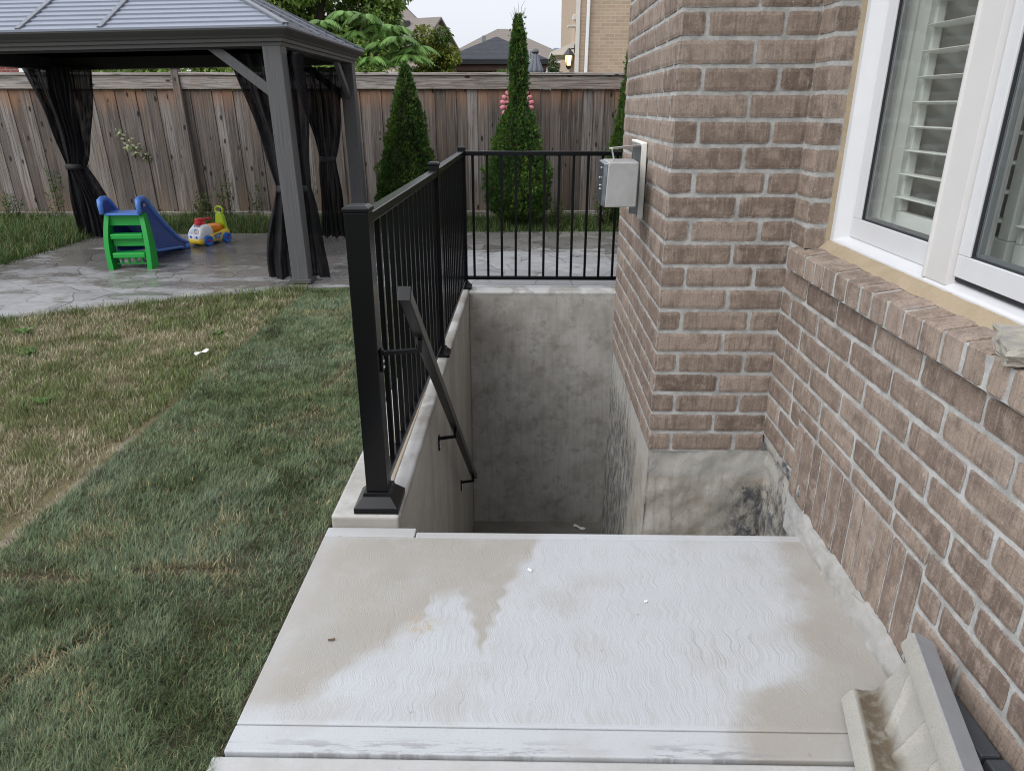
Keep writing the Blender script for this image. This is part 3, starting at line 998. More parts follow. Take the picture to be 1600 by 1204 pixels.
mb = MB()


def caulk_strip(a, b):
    y = 2.622 - a * 1.9
    n = 0.006 * mnoise.fractal(Vector((y * 14, b * 2, 0)), 1, 2, 3)
    return (1.064 + b * 0.040 - abs(n) * 0.8, y, 0.950 + b * 0.030 + n * 0.4 + 0.006 * math.sin(b * math.pi))


mb.grid(caulk_strip, 120, 5)
mb.grid(lambda a, b: (1.078 + b * 0.026, 2.629 - 0.010 * b + 0.003 * mnoise.noise(Vector((a * 40, b * 2, 4))), 0.952 + a * 1.43), 60, 3)
mb.build('caulk', M['caulk'], house, smooth=True)

# window: vinyl frame, mullion, two sashes with panes
mb = MB()
bot = [(1.10, 0.958), (1.10, 0.984), (1.106, 0.991), (1.142, 1.004), (1.200, 1.004), (1.200, 0.958)]
mb.prism(bot, lambda a, b, t: (a, t, b), 0.72, 2.622)
topp = [(1.10, 2.375), (1.10, 2.345), (1.142, 2.32), (1.200, 2.32), (1.200, 2.375)]
mb.prism(topp, lambda a, b, t: (a, t, b), 0.72, 2.622)
jam = [(1.0995, 2.6225), (1.0995, 2.597), (1.105, 2.590), (1.142, 2.560), (1.200, 2.548), (1.200, 2.6225)]
mb.prism(jam, lambda a, b, t: (a, b, t), 0.959, 2.374)
jam2 = [(a, 0.72 + (2.622 - b)) for a, b in jam]
mb.prism(jam2, lambda a, b, t: (a, b, t), 0.959, 2.374)
M['spacer'] = plain('grey_spacer', (0.20, 0.21, 0.225), 0.5)
win = mb.build('window', M['vinyl'], house, bevel=0.0015)
mb = MB()
mul = [(1.0985, 1.984), (1.0985, 1.976), (1.103, 1.974), (1.1035, 1.874), (1.125, 1.868), (1.20, 1.868), (1.20, 2.0), (1.125, 1.99)]
mb.prism(mul, lambda a, b, t: (a, b, t), 0.992, 2.342)
mb.build('mullion', M['vinyl_cream'], win, bevel=0.001)


def sash(x, y0, y1, z0, z1, sw, name):
    s = MB()
    for (a0, a1, b0, b1) in ((y0, y1, z0, z0 + sw + 0.008), (y0, y1, z1 - sw, z1)):
        s.hexa([(x, a0, b0), (x + .045, a0, b0), (x + .045, a1, b0), (x, a1, b0), (x, a0, b1), (x + .045, a0, b1), (x + .045, a1, b1), (x, a1, b1)])
    for (a0, a1) in ((y0, y0 + sw), (y1 - sw, y1)):
        s.box(x + 0.0003, x + 0.0447, a0, a1, z0 + sw + 0.0085, z1 - sw - 0.0005)
    o = s.build(name, M['vinyl'], win, bevel=0.002)
    gk = MB()
    i0, i1, k0, k1 = y0 + sw, y1 - sw, z0 + sw + 0.008, z1 - sw
    for bx in ((i0, i1, k0, k0 + 0.004), (i0, i1, k1 - 0.004, k1), (i0, i0 + 0.004, k0 + 0.004, k1 - 0.004), (i1 - 0.004, i1, k0 + 0.004, k1 - 0.004)):
        gk.box(x + 0.006, x + 0.014, *bx)
    gk.build('gasket', M['gasket'], win)
    p = MB()
    p.poly([(x + 0.012, i0 + 0.001, k0 + 0.001), (x + 0.012, i0 + 0.001, k1 - 0.001), (x + 0.012, i1 - 0.001, k1 - 0.001), (x + 0.012, i1 - 0.001, k0 + 0.001)])
    p.build('pane', M['glass'], win, fix=False)
    # grey spacer bar and inner stop behind the pane
    sp = MB()
    for bx in ((i0, i1, k0, k0 + 0.012), (i0, i0 + 0.012, k0 + 0.012, k1), (i1 - 0.012, i1, k0 + 0.012, k1)):
        sp.box(x + 0.018, x + 0.030, *bx)
    sp.build('spacer', M['spacer'], win)
    return o


sash(1.138, 1.995, 2.556, 1.0045, 2.319, 0.058, 'sash')
sash(1.116, 0.790, 1.866, 1.018, 2.319, 0.048, 'sash')
mb = MB()                                        # dark joint round the opening sash
mb.box(1.124, 1.135, 1.8665, 1.8735, 1.006, 2.33)
mb.box(1.124, 1.135, 0.78, 1.8665, 1.0055, 1.0178)
mb.build('weather_strip', M['gasket'], win)

# inside: jambs, plantation shutters, dark room
mb = MB()
mb.box(1.172, 1.215, 2.520, 2.66, 0.96, 2.40)
mb.box(1.2155, 1.262, 2.532, 2.66, 0.96, 2.40)
mb.box(1.2625, 1.45, 2.545, 2.66, 0.96, 2.40)
mb.box(1.201, 1.45, 0.60, 2.5195, 0.90, 0.975)
mb.box(1.201, 1.45, 0.60, 2.5195, 2.37, 2.44)
mb.box(1.201, 1.45, 0.60, 0.75, 0.976, 2.369)
mb.build('inner_jamb', M['shutter'], house, bevel=0.002)


def shutter(y0, y1):
    s = MB()
    s.box(1.277, 1.305, y0, y1, 0.980, 1.095)
    s.box(1.277, 1.305, y0, y1, 2.25, 2.36)
    s.box(1.2768, 1.3052, y0, y0 + 0.045, 1.0955, 2.2495)
    s.box(1.2768, 1.3052, y1 - 0.020, y1, 1.0955, 2.2495)
    o = s.build('shutter', M['shutter'], house, bevel=0.003)
    l = MB()
    z = 1.142
    while z < 2.22:
        a = R(4)
        c, sn = math.cos(a) * 0.040, math.sin(a) * 0.040
        prof = []
        for q in range(12):
            t = 2 * math.pi * q / 12
            prof.append((1.291 + math.cos(t) * c - math.sin(t) * 0.0045 * math.sin(a), z + math.sin(t) * 0.0048 - math.cos(t) * sn * 0.8))
        l.prism(prof, lambda a_, b_, t_: (a_, t_, b_), y0 + 0.046, y1 - 0.0205)
        z += 0.0745
    l.build('louvres', M['shutter'], o, smooth=False)


shutter(1.93, 2.542)
shutter(0.80, 1.90)
mb = MB()
rx0, rx1, ry0, ry1, rz0, rz1 = 1.451, 4.4, -0.8, 2.66, 0.2, 2.6
mb.poly([(rx1, ry0, rz0), (rx1, ry1, rz0), (rx1, ry1, rz1), (rx1, ry0, rz1)])
mb.poly([(rx0, ry0, rz0), (rx1, ry0, rz0), (rx1, ry0, rz1), (rx0, ry0, rz1)])
mb.poly([(rx0, ry1, rz0), (rx1, ry1, rz0), (rx1, ry1, rz1), (rx0, ry1, rz1)])
mb.poly([(rx0, ry0, rz0), (rx1, ry0, rz0), (rx1, ry1, rz0), (rx0, ry1, rz0)])
mb.poly([(rx0, ry0, rz1), (rx1, ry0, rz1), (rx1, ry1, rz1), (rx0, ry1, rz1)])
for a in ((ry0, 0.60, rz0, rz1), (0.60, ry1, rz0, 0.90), (0.60, ry1, 2.44, rz1)):
    mb.poly([(rx0, a[0], a[2]), (rx0, a[1], a[2]), (rx0, a[1], a[3]), (rx0, a[0], a[3])])
mb.build('room', M['room'], house)

# the rest of the body and its roof, so the house is a solid house from elsewhere
mb = MB()
mb.col = (0.5, 0.5, 0.5)
mb.poly([(XW, -2.2, -0.1), (7.0, -2.2, -0.1), (7.0, -2.2, ZTOP), (XW, -2.2, ZTOP)])
mb.poly([(7.0, -2.2, -0.1), (7.0, 6.95, -0.1), (7.0, 6.95, ZTOP), (7.0, -2.2, ZTOP)])
mb.poly([(XW, 6.95, -0.1), (7.0, 6.95, -0.1), (7.0, 6.95, ZTOP), (XW, 6.95, ZTOP)])
mb.build('side_wall', M['brick'], house)
M['shingle'] = concrete('brown_shingles', (0.13, 0.11, 0.095), (0.09, 0.078, 0.068), 0.6, 6, 0.6)
mb = MB()
e = 0.32
b_ = [(XW - e, -2.2 - e, ZTOP), (7.0 + e, -2.2 - e, ZTOP), (7.0 + e, 6.95 + e, ZTOP), (XW - e, 6.95 + e, ZTOP)]
ridge = [(4.0, 1.0, 7.4), (4.0, 3.8, 7.4)]
i = [mb.vert(p) for p in b_ + ridge]
for f in ((0, 3, 2, 1), (0, 1, 4), (1, 2, 5, 4), (2, 3, 5), (3, 0, 4, 5)): mb.face([i[q] for q in f])
mb.build('roof', M['shingle'], house)
# ------------------------------------------------------------------ guard railing
RZ = 0.045
rail = thing('guard_railing', 'black metal guard railing of square pickets standing on the concrete curb round the stairwell', 'railing', (-0.54, 4.0, RZ))


def post(x, y, w, h, front=False):
    m = MB()
    m.box(x - w / 2, x + w / 2, y - w / 2, y + w / 2, RZ + 0.035, RZ + h)
    p = m.build('post', M['black'], rail, bevel=0.003, seg=2)
    b = w / 2
    m = MB()
    k = 1.0 if front else 0.72
    m.frustum(x, y, RZ + 0.0005, RZ + 0.022 * k, b + .042 * k, b + .042 * k, b + .042 * k, b + .042 * k)
    m.frustum(x, y, RZ + 0.022 * k, RZ + 0.056 * k, b + .041 * k, b + .041 * k, b + .012 * k, b + .012 * k)
    m.frustum(x, y, RZ + 0.056 * k, RZ + 0.070 * k, b + .012 * k, b + .012 * k, b + .009 * k, b + .009 * k)
    m.build('base_cover', M['black'], p, bevel=0.0015)
    m = MB()
    m.frustum(x, y, RZ + h + 0.0004, RZ + h + 0.012, b + .004, b + .004, b + .004, b + .004)
    m.frustum(x, y, RZ + h + 0.012, RZ + h + 0.021, b + .0038, b + .0038, b - .008, b - .008)
    m.build('cap', M['black'], p, bevel=0.002)
    return p


PY = [2.335, 4.055, 5.745]
PX = [-0.5365, -0.500, -0.4915]
post(PX[0], PY[0], 0.078, 1.072, True)
post(PX[1], PY[1], 0.054, 1.085)
post(PX[2], PY[2], 0.056, 1.080)


def rail_span(a, b, ztop, zbot, n, wtop=0.046):
    a, b = Vector(a), Vector(b)
    m = MB()
    m.bar((a.x, a.y, ztop - 0.017), (b.x, b.y, ztop - 0.017), wtop, 0.034)
    m.build('top_rail', M['black'], rail, bevel=0.004)
    m = MB()
    m.bar((a.x, a.y, zbot - 0.014), (b.x, b.y, zbot - 0.014), 0.030, 0.028)
    m.build('bottom_rail', M['black'], rail, bevel=0.0025)
    first = None
    d = (b - a).normalized()
    for k in range(n):
        t = (k + 0.5) / n
        p = a.lerp(b, t)
        if first is None:
            m = MB()
            s = 0.0098
            m.bar((p.x, p.y, zbot), (p.x, p.y, ztop - 0.034), 2 * s, 2 * s, up=d)
            first = m.build('picket', M['black'], rail, bevel=0.0015)
            p0 = p
        else:
            c = first.copy(); COL.objects.link(c); c.parent = rail
            c.location = (p.x - p0.x, p.y - p0.y, 0)


rail_span((PX[0] + .012, PY[0] + 0.039, 0), (PX[1], PY[1] - 0.027, 0), RZ + 1.062, RZ + 0.085, 14)
rail_span((PX[1], PY[1] + 0.027, 0), (PX[2], PY[2] - 0.028, 0), RZ + 1.066, RZ + 0.085, 14)
rail_span((PX[2] + 0.028, PY[2], 0), (0.98, PY[2], 0), RZ + 1.066, RZ + 0.100, 13)

# ------------------------------------------------------------------ stair handrail
hr = thing('stair_handrail', 'black metal stair handrail sloping down into the stairwell on three brackets', 'handrail', (-0.36, 2.2, 0.8))
HX = -0.360
A, B = Vector((HX, 2.095, 0.905)), Vector((HX, 4.60, -1.062))
m = MB()
m.bar(A, B, 0.036, 0.044)
m.build('rail', M['black'], hr, bevel=0.004)
d = (A - B).normalized()
for p_, q_ in ((A + d * 0.0005, A + d * 0.007), (B - d * 0.007, B - d * 0.0005)):
    m = MB(); m.bar(p_, q_, 0.040, 0.048); m.build('end_cap', M['black'], hr, bevel=0.002)


def bracket(y, wx, dz=0.0):
    t = (y - A.y) / (B.y - A.y)
    p = A.lerp(B, t)
    z = p.z - 0.075 + dz
    m = MB()
    m.bar((wx + 0.004, y, z), (HX - 0.004, y, z + 0.012), 0.014, 0.016)
    m.bar((HX, y, z + 0.004), (HX, y, p.z - 0.026), 0.014, 0.014, up=(0, 1, 0))
    m.box(wx + 0.0006, wx + 0.008, y - 0.014, y + 0.014, z - 0.066, z + 0.016)
    o = m.build('bracket', M['black'], hr, bevel=0.002)
    for zz in (z - 0.028, z - 0.050):
        s = MB(); s.lathe((wx + 0.008, y, zz), [(0.0055, 0.0), (0.005, 0.003), (0.002, 0.0045)], 10, axis='x'); s.build('screw', M['screw'], o)


bracket(2.345, PX[0] + 0.039, 0.0)
bracket(3.40, -0.450)
bracket(4.52, -0.450)

# ------------------------------------------------------------------ metal box on the bay
bx = thing('vent_box', 'small grey sheet metal vent box mounted on the side of the brick bay', 'vent box', (0.5, 3.3, 1.1))
m = MB()
px0, py0 = 0.5245, 3.317
m.box(0.508, 0.5295, py0, py0 + 0.30, 0.962, 1.272)
m.build('back_plate', M['steel'], bx, bevel=0.002)
m = MB()
m.box(0.506, 0.5305, py0 - 0.012, py0 - 0.0005, 0.955, 1.280)
m.box(0.506, 0.5305, py0, py0 + 0.31, 1.2725, 1.283)
m.build('sealant_bead', M['white_caulk'], bx, bevel=0.003)
m = MB()
m.box(0.474, 0.5075, py0 + 0.004, py0 + 0.040, 0.975, 1.268)
m.build('bracket', M['steel_dark'], bx, bevel=0.0015)
m = MB()
bz0, bz1 = 1.031, 1.213
m.hexa([(0.334, 3.10, bz0), (0.466, 3.10, bz0 + 0.002), (0.480, 3.33, bz0 + .002), (0.334, 3.33, bz0), (0.342, 3.10, bz1), (0.4685, 3.10, bz1 + 0.001), (0.480, 3.33, bz1), (0.342, 3.33, bz1)])
b0 = m.build('body', M['steel'], bx, bevel=0.004)
m = MB()
m.hexa([(0.318, 3.115, bz0 + .006), (0.3335, 3.102, bz0 + .0005), (0.3335, 3.328, bz0 + .0005), (0.318, 3.32, bz0 + .006), (0.325, 3.115, bz1 - .006), (0.3415, 3.102, bz1 - .0005), (0.3415, 3.328, bz1 - .0005), (0.325, 3.32, bz1 - .006)])
m.build('cover', M['steel_dark'], b0, bevel=0.004)
for (yy, zz) in ((3.18, 1.10), (3.18, 1.115), (3.20, 1.145), (3.14, 1.19)):
    m = MB(); m.lathe((0.3185, yy, zz), [(0.0045, -0.002), (0.0045, 0.0035), (0.002, 0.0045)], 8, axis='x', M=Matrix.Scale(-1, 3, Vector((1, 0, 0)))); m.build('screw', M['screw'], b0)
for (xx, zz) in ((0.456, 1.205), (0.456, 1.041), (0.349, 1.2)):
    m = MB(); m.lathe((xx, 3.0995, zz), [(0.003, -0.002), (0.003, 0.001), (0.001, 0.002)], 8, axis='y', M=Matrix.Scale(-1, 3, Vector((0, 1, 0)))); m.build('screw', M['screw'], b0)
m = MB()
m.bar((0.520, 3.335, 1.271), (0.362, 3.215, 1.262), 0.024, 0.008)
m.bar((0.366, 3.218, 1.262), (0.378, 3.215, 1.2142), 0.020, 0.006, up=(1, 0, 0))
m.build('arm', M['steel'], bx, bevel=0.0015)

# ------------------------------------------------------------------ precast splash block leaning on the wall
M['precast'] = precast_material()
sb = thing('splash_block', 'pale precast concrete splash block with ribbed trough leaning on edge against the wall', 'splash block', (0.85, 1.3, 0.0))
T = Matrix.Translation((0.8589, 1.4191, 0.001)) @ Matrix.Rotation(-0.2483, 4, 'Z') @ Matrix.Rotation(-1.0911, 4, 'Y')
LEN, W0, W1, HB, RM = 0.62, 0.270, 0.266, 0.0585, 0.051


def sbx(t, y):  # half width at y
    return W0 + (W1 - W0) * (-y / LEN)


prof_u = [0.0, 0.0, 0.010, 0.026, RM, RM + 0.008, RM + 0.030]
mb = MB()
NY = 120
rows = []
for q in range(NY + 1):
    y = -LEN * q / NY
    w = sbx(0, y)
    x0 = (W0 - w) / 2
    endc = 1.0 if q > 0 else 0.0
    near = max(0.0, (q - NY * 0.93) / (NY * 0.07))
    fl = 0.009 + 0.040 * near                      # trough floor rises to the closed end
    hh = HB if q > 1 else HB - 0.006 * (2 - q) ** 1.5
    sec = [(x0, 0.0), (x0, hh * 0.5), (x0, hh - 0.0045), (x0 + 0.0045, hh), (x0 + RM - 0.012, hh), (x0 + RM - 0.003, hh - 0.004),
           (x0 + RM + 0.002, hh - 0.014), (x0 + RM + 0.007, fl + 0.014), (x0 + RM + 0.018, fl + 0.002)]
    mid = []
    for k in range(1, 48):
        a = k / 48
        xx = x0 + RM + 0.020 + (w - 2 * RM - 0.040) * a
        mid.append((xx, fl))
    sec = sec + mid + [(x0 + w - (px - x0), pz) for px, pz in sec[::-1]]
    row = []
    for px, pz in sec:
        # raised ribs in the trough
        z = pz
        if x0 + RM + 0.012 < px < x0 + w - RM - 0.012:
            u = (px - x0) / w
            for (u0, v0, u1, v1) in ((0.30, -0.140, 0.80, -0.035), (0.30, -0.215, 0.74, -0.200), (0.30, -0.33, 0.74, -0.30)):
                ax, ay, bx_, by = u0 * w, v0, u1 * w, v1
                qx, qy = px - x0 - ax, y - ay
                L2 = (bx_ - ax) ** 2 + (by - ay) ** 2
                tt = min(1, max(0, (qx * (bx_ - ax) + qy * (by - ay)) / L2))
                dd = math.hypot(qx - tt * (bx_ - ax), qy - tt * (by - ay))
                z = max(z, pz + 0.012 * max(0.0, 1 - (dd / 0.013) ** 2))
        u_ = (px - x0) / w
        mb.col = (max(0.0, min(1.0, (0.42 - u_) / 0.16)) * (1.0 if px > x0 + RM - 0.002 else 0.0), 1.0 if (px < x0 + 0.001 or px > x0 + w - 0.001) else 0.0, 0)
        nn = 0.0008 * mnoise.noise(Vector((px * 60, y * 60, pz * 60)))
        row.append(mb.vert((px + nn, y, z + nn)))
    rows.append(row)
for q in range(NY):
    for c_ in range(len(rows[0]) - 1):
        mb.face((rows[q][c_], rows[q][c_ + 1], rows[q + 1][c_ + 1], rows[q + 1][c_]))
n_ = len(rows[0])
mb.face(rows[0][::-1]); mb.face(rows[-1])
for q in range(NY):
    mb.face((rows[q][n_ - 1], rows[q][0], rows[q + 1][0], rows[q + 1][n_ - 1]))
# finer mesh for the ribs
o = mb.build('trough', M['precast'], sb, smooth=True, M=T)
es = o.modifiers.new('edges', 'EDGE_SPLIT'); es.split_angle = R(35)

M['charcoal'] = plain('charcoal_plastic', (0.045, 0.050, 0.058), 0.5, 0, 0.08, 8, 0.2, 200)


def edging(name_label, y0, y1, x0, x1, z, lean):
    m = MB()
    dx = 0.055
    m.hexa([(x0, y0, 0.0006), (x0 + dx, y0, 0.0006), (x0 + dx, y1, 0.0006), (x0, y1, 0.0006),
            (x0 + lean, y0, z), (x0 + dx + lean - 0.012, y0, z), (x0 + dx + lean - 0.012, y1, z), (x0 + lean, y1, z)])
    o = m.build('edging_block', M['charcoal'], None, bevel=0.005)
    return tag(o, name_label, 'edging block', 'charcoal edging blocks along the wall')


edging('charcoal edging block at the wall foot, the one farther up behind the splash block', 1.125, 1.37, 0.935, 0.985, 0.175, 0.018)
edging('charcoal edging block at the wall foot, nearest the bottom right corner', 0.86, 1.115, 0.935, 0.985, 0.180, 0.018)

# ------------------------------------------------------------------ small loose things
M['stone'] = concrete('split_stone', (0.36, 0.335, 0.28), (0.20, 0.20, 0.21), 0.7, 22, 0.9, speck=0.6)
bm = bmesh.new()
bmesh.ops.create_icosphere(bm, subdivisions=4, radius=1.0)
for v in bm.verts:
    p = v.co.copy()
    q = Vector((max(-0.60, min(0.60, p.x + 0.25 * p.y)), max(-0.60, min(0.60, p.y * 1.05 - 0.15 * p.x)), max(-0.42, min(0.42, p.z))))
    nn = mnoise.fractal(q * 2.2, 1.0, 2.0, 4)
    n2 = mnoise.fractal(q * 7, 1.0, 2.0, 3)
    v.co = Vector((q.x * 0.058 / 0.60, q.y * 0.095 / 0.60, q.z * 0.019 / 0.42)) * (1 + 0.16 * nn) + Vector((n2, n2, n2 * 0.5)) * 0.0045
me = bpy.data.meshes.new('stone_chip'); bm.to_mesh(me); bm.free(); me.materials.append(M['stone'])
for pl in me.polygons: pl.use_smooth = False
so = bpy.data.objects.new('stone_chip', me); COL.objects.link(so)
so.location = (1.052, 1.430, 0.967); so.rotation_euler = (0, R(-4), R(-24))
tag(so, 'broken piece of grey and tan stone lying on the brick window sill', 'stone')


M['paper'] = plain('white_paper', (0.75, 0.75, 0.74), 0.7)
M['dry_leaf'] = plain('dry_leaf', (0.10, 0.07, 0.04), 0.8, 0, 0.2, 60)


def scrap(name, label, cat, loc, l, w, rz, mat, curl=0.4):
    m = MB()
    m.grid(lambda a, b: ((a - .5) * l, (b - .5) * w * (0.6 + 0.4 * math.sin(a * math.pi)) , 0.003 + l * curl * 0.3 * math.sin(a * 4.2 + b) ** 2 + 0.004 * b), 14, 4)
    o = m.build(name, mat, None, smooth=True)
    sm = o.modifiers.new('thick', 'SOLIDIFY'); sm.thickness = 0.0008
    o.location = loc; o.rotation_euler = (0, 0, rz)
    return tag(o, label, cat)


scrap('paper_scrap', 'curled white paper scrap lying on the dry lawn', 'paper scrap', (-1.985, 4.15, 0.012), 0.10, 0.025, R(62), M['paper'], 0.35)
scrap('plastic_scrap', 'bent white plastic strip at the bottom of the stairwell', 'plastic scrap', (0.50, 5.52, -2.083), 0.12, 0.03, R(-35), M['paper'], 0.35)
scrap('dead_leaf', 'small dark dead leaf on the pale landing near the lawn edge', 'leaf', (-0.548, 1.642, 0.0005), 0.020, 0.005, R(15), M['dry_leaf'], 0.15)
scrap('plaster_chip', 'tiny white chip on the pale landing, close to the damp drip', 'chip', (0.022, 1.985, 0.0005), 0.016, 0.007, R(-40), M['paper'], 0.2)
scrap('plaster_flake', 'tiny white flake lying mid-landing on the dry pale concrete', 'chip', (0.38, 1.83, 0.0005), 0.012, 0.005, R(20), M['paper'], 0.2)
# ------------------------------------------------------------------ gazebo
def streaked(name, a, b, rough=0.55):
    m = NT(name)
    st = m.noise(m.mapping((120, 120, 2.0)), 1.0, 4, 0.6)
    c = m.mix(st, a, b)
    c = m.mix(m.ss(m.noise(m.obj(), 25, 5, 0.7), 0.62, 0.72, 0, 0.3), c, tuple(min(1, x * 1.8) for x in b))
    return m.out(c, rough, m.bump(st, 0.25, 0.002), spec=0.4)


M['gaz_post'] = streaked('grey_woodgrain_metal', (0.030, 0.030, 0.032), (0.150, 0.150, 0.153), 0.5)
M['gaz_beam'] = streaked('dark_grey_metal', (0.056, 0.054, 0.054), (0.085, 0.083, 0.083), 0.5)
M['gaz_roof'] = plain('grey_blue_roof_metal', (0.175, 0.195, 0.240), 0.42, 0.0, 0.05, 2.0)
M['gaz_batten'] = plain('grey_roof_batten', (0.12, 0.13, 0.15), 0.45)
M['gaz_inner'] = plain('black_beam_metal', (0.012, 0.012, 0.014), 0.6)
GX0, GX1, GY0, GY1, GZ = -5.24, -1.86, 6.05, 8.62, 1.835
gz = thing('gazebo', 'dark grey metal gazebo with hipped ribbed roof standing on the stamped patio', 'gazebo', ((GX0 + GX1) / 2, (GY0 + GY1) / 2, -0.02))
PWD = 0.145
corners = [(GX1 - PWD / 2, GY0 + PWD / 2, 1, -1), (GX0 + PWD / 2, GY0 + PWD / 2, -1, -1), (GX0 + PWD / 2, GY1 - PWD / 2, -1, 1), (GX1 - PWD / 2, GY1 - PWD / 2, 1, 1)]
for (x, y, sx, sy) in corners:
    m = MB()
    h = PWD / 2
    m.box(x - h, x + h, y - h, y + h, -0.02, GZ + 0.01)
    p = m.build('post', M['gaz_post'], gz, bevel=0.006)
    m = MB()
    m.box(x - h - 0.02, x + h + 0.02, y - h - 0.02, y + h + 0.02, -0.019, 0.012)
    m.build('base_plate', M['gaz_beam'], p, bevel=0.003)
    for (ax, ay) in ((-sx, 0), (0, -sy)) if not (sx < 0 and sy > 0) else ():
        m = MB()
        a = Vector((x + ax * 0.50, y + ay * 0.50, GZ + 0.02)); b = Vector((x + ax * 0.05, y + ay * 0.05, 1.50))
        m.bar(a, b, 0.045, 0.075, up=(ay, ax, 0) if False else (0, 0, 1))
        m.build('brace', M['gaz_post'], gz, bevel=0.003)


def ring_profile(mb, prof, x0, x1, y0, y1):
    rings = []
    for off, z in prof:
        rings.append([mb.vert(p) for p in ((x0 - off, y0 - off, z), (x1 + off, y0 - off, z), (x1 + off, y1 + off, z), (x0 - off, y1 + off, z))])
    for a, b in zip(rings, rings[1:] + rings[:1]):
        for j in range(4):
            mb.face((a[j], a[(j + 1) % 4], b[(j + 1) % 4], b[j]))


m = MB()
ring_profile(m, [(-0.012, GZ), (0.004, GZ), (0.006, GZ + 0.026), (0.022, GZ + 0.030), (0.024, GZ + 0.054), (0.036, GZ + 0.058), (0.045, GZ + 0.072),
                 (0.075, GZ + 0.094), (0.094, GZ + 0.110), (0.096, GZ + 0.122), (-0.012, GZ + 0.122)], GX0, GX1, GY0, GY1)
m.build('cornice', M['gaz_beam'], gz)
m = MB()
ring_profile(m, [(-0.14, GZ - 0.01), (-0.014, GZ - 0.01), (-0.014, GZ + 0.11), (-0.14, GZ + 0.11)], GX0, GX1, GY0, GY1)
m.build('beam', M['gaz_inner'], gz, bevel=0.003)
EO = 0.098
ex0, ex1, ey0, ey1, ez, SL = GX0 - EO, GX1 + EO, GY0 - EO, GY1 + EO, GZ + 0.124, 0.50
DM = (ey1 - ey0) / 2
nst = 17
m = MB()


def inset(d):
    return [(ex0 + d, ey0 + d), (ex1 - d, ey0 + d), (ex1 - d, ey1 - d), (ex0 + d, ey1 - d)]


for k in range(nst):
    d0, d1 = DM * k / nst, DM * (k + 1) / nst - 0.0006
    A_, B_ = inset(d0), inset(d1)
    lip = 0.014
    for j in range(4):
        a, b = A_[j], A_[(j + 1) % 4]; c_, d_ = B_[(j + 1) % 4], B_[j]
        m.poly([(*a, ez + SL * d0 + lip), (*b, ez + SL * d0 + lip), (*c_, ez + SL * d1 + 0.002), (*d_, ez + SL * d1 + 0.002)])
        m.poly([(*a, ez + SL * d0 - 0.003), (*b, ez + SL * d0 - 0.003), (*b, ez + SL * d0 + lip), (*a, ez + SL * d0 + lip)])
m.build('roof', M['gaz_roof'], gz)
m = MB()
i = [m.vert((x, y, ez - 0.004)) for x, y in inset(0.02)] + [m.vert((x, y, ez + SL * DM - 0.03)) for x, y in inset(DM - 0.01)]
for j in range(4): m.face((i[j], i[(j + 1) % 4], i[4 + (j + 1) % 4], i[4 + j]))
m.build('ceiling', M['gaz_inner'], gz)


def batten(a, b, w=0.045):
    q = MB(); q.bar(a, b, w, 0.022); q.build('roof_batten', M['gaz_batten'], gz, bevel=0.004)


up = 0.017
for c0, sx, sy in (((ex0, ey0), 1, 1), ((ex1, ey0), -1, 1), ((ex1, ey1), -1, -1), ((ex0, ey1), 1, -1)):
    batten((c0[0] + sx * .01, c0[1] + sy * .01, ez + up), (c0[0] + sx * DM, c0[1] + sy * DM, ez + SL * DM + up), 0.05)
batten((ex0 + DM, (ey0 + ey1) / 2, ez + SL * DM + up), (ex1 - DM, (ey0 + ey1) / 2, ez + SL * DM + up), 0.07)
for x in (-3.19, -3.82):
    for s in (0, 1):
        y0 = ey0 if s == 0 else ey1
        sg = 1 if s == 0 else -1
        top = min(DM, x - ex0, ex1 - x)
        batten((x, y0 + sg * 0.01, ez + up), (x, y0 + sg * (top - 0.03), ez + SL * (top - 0.03) + up), 0.04)
for x, sg in ((ex1, -1), (ex0, 1)):
    for dy in (-0.42, 0.42):
        y = (ey0 + ey1) / 2 + dy
        top = DM - abs(dy)
        batten((x + sg * 0.01, y, ez + up), (x + sg * (top - 0.03), y, ez + SL * (top - 0.03) + up), 0.04)
gz.rotation_euler = (0, R(-1.0), 0)

# mosquito curtains gathered to the posts
M['curtain'] = mesh_cloth('black_netting', 0.985)
M['band'] = plain('black_tie_band', (0.012, 0.012, 0.014), 0.8)


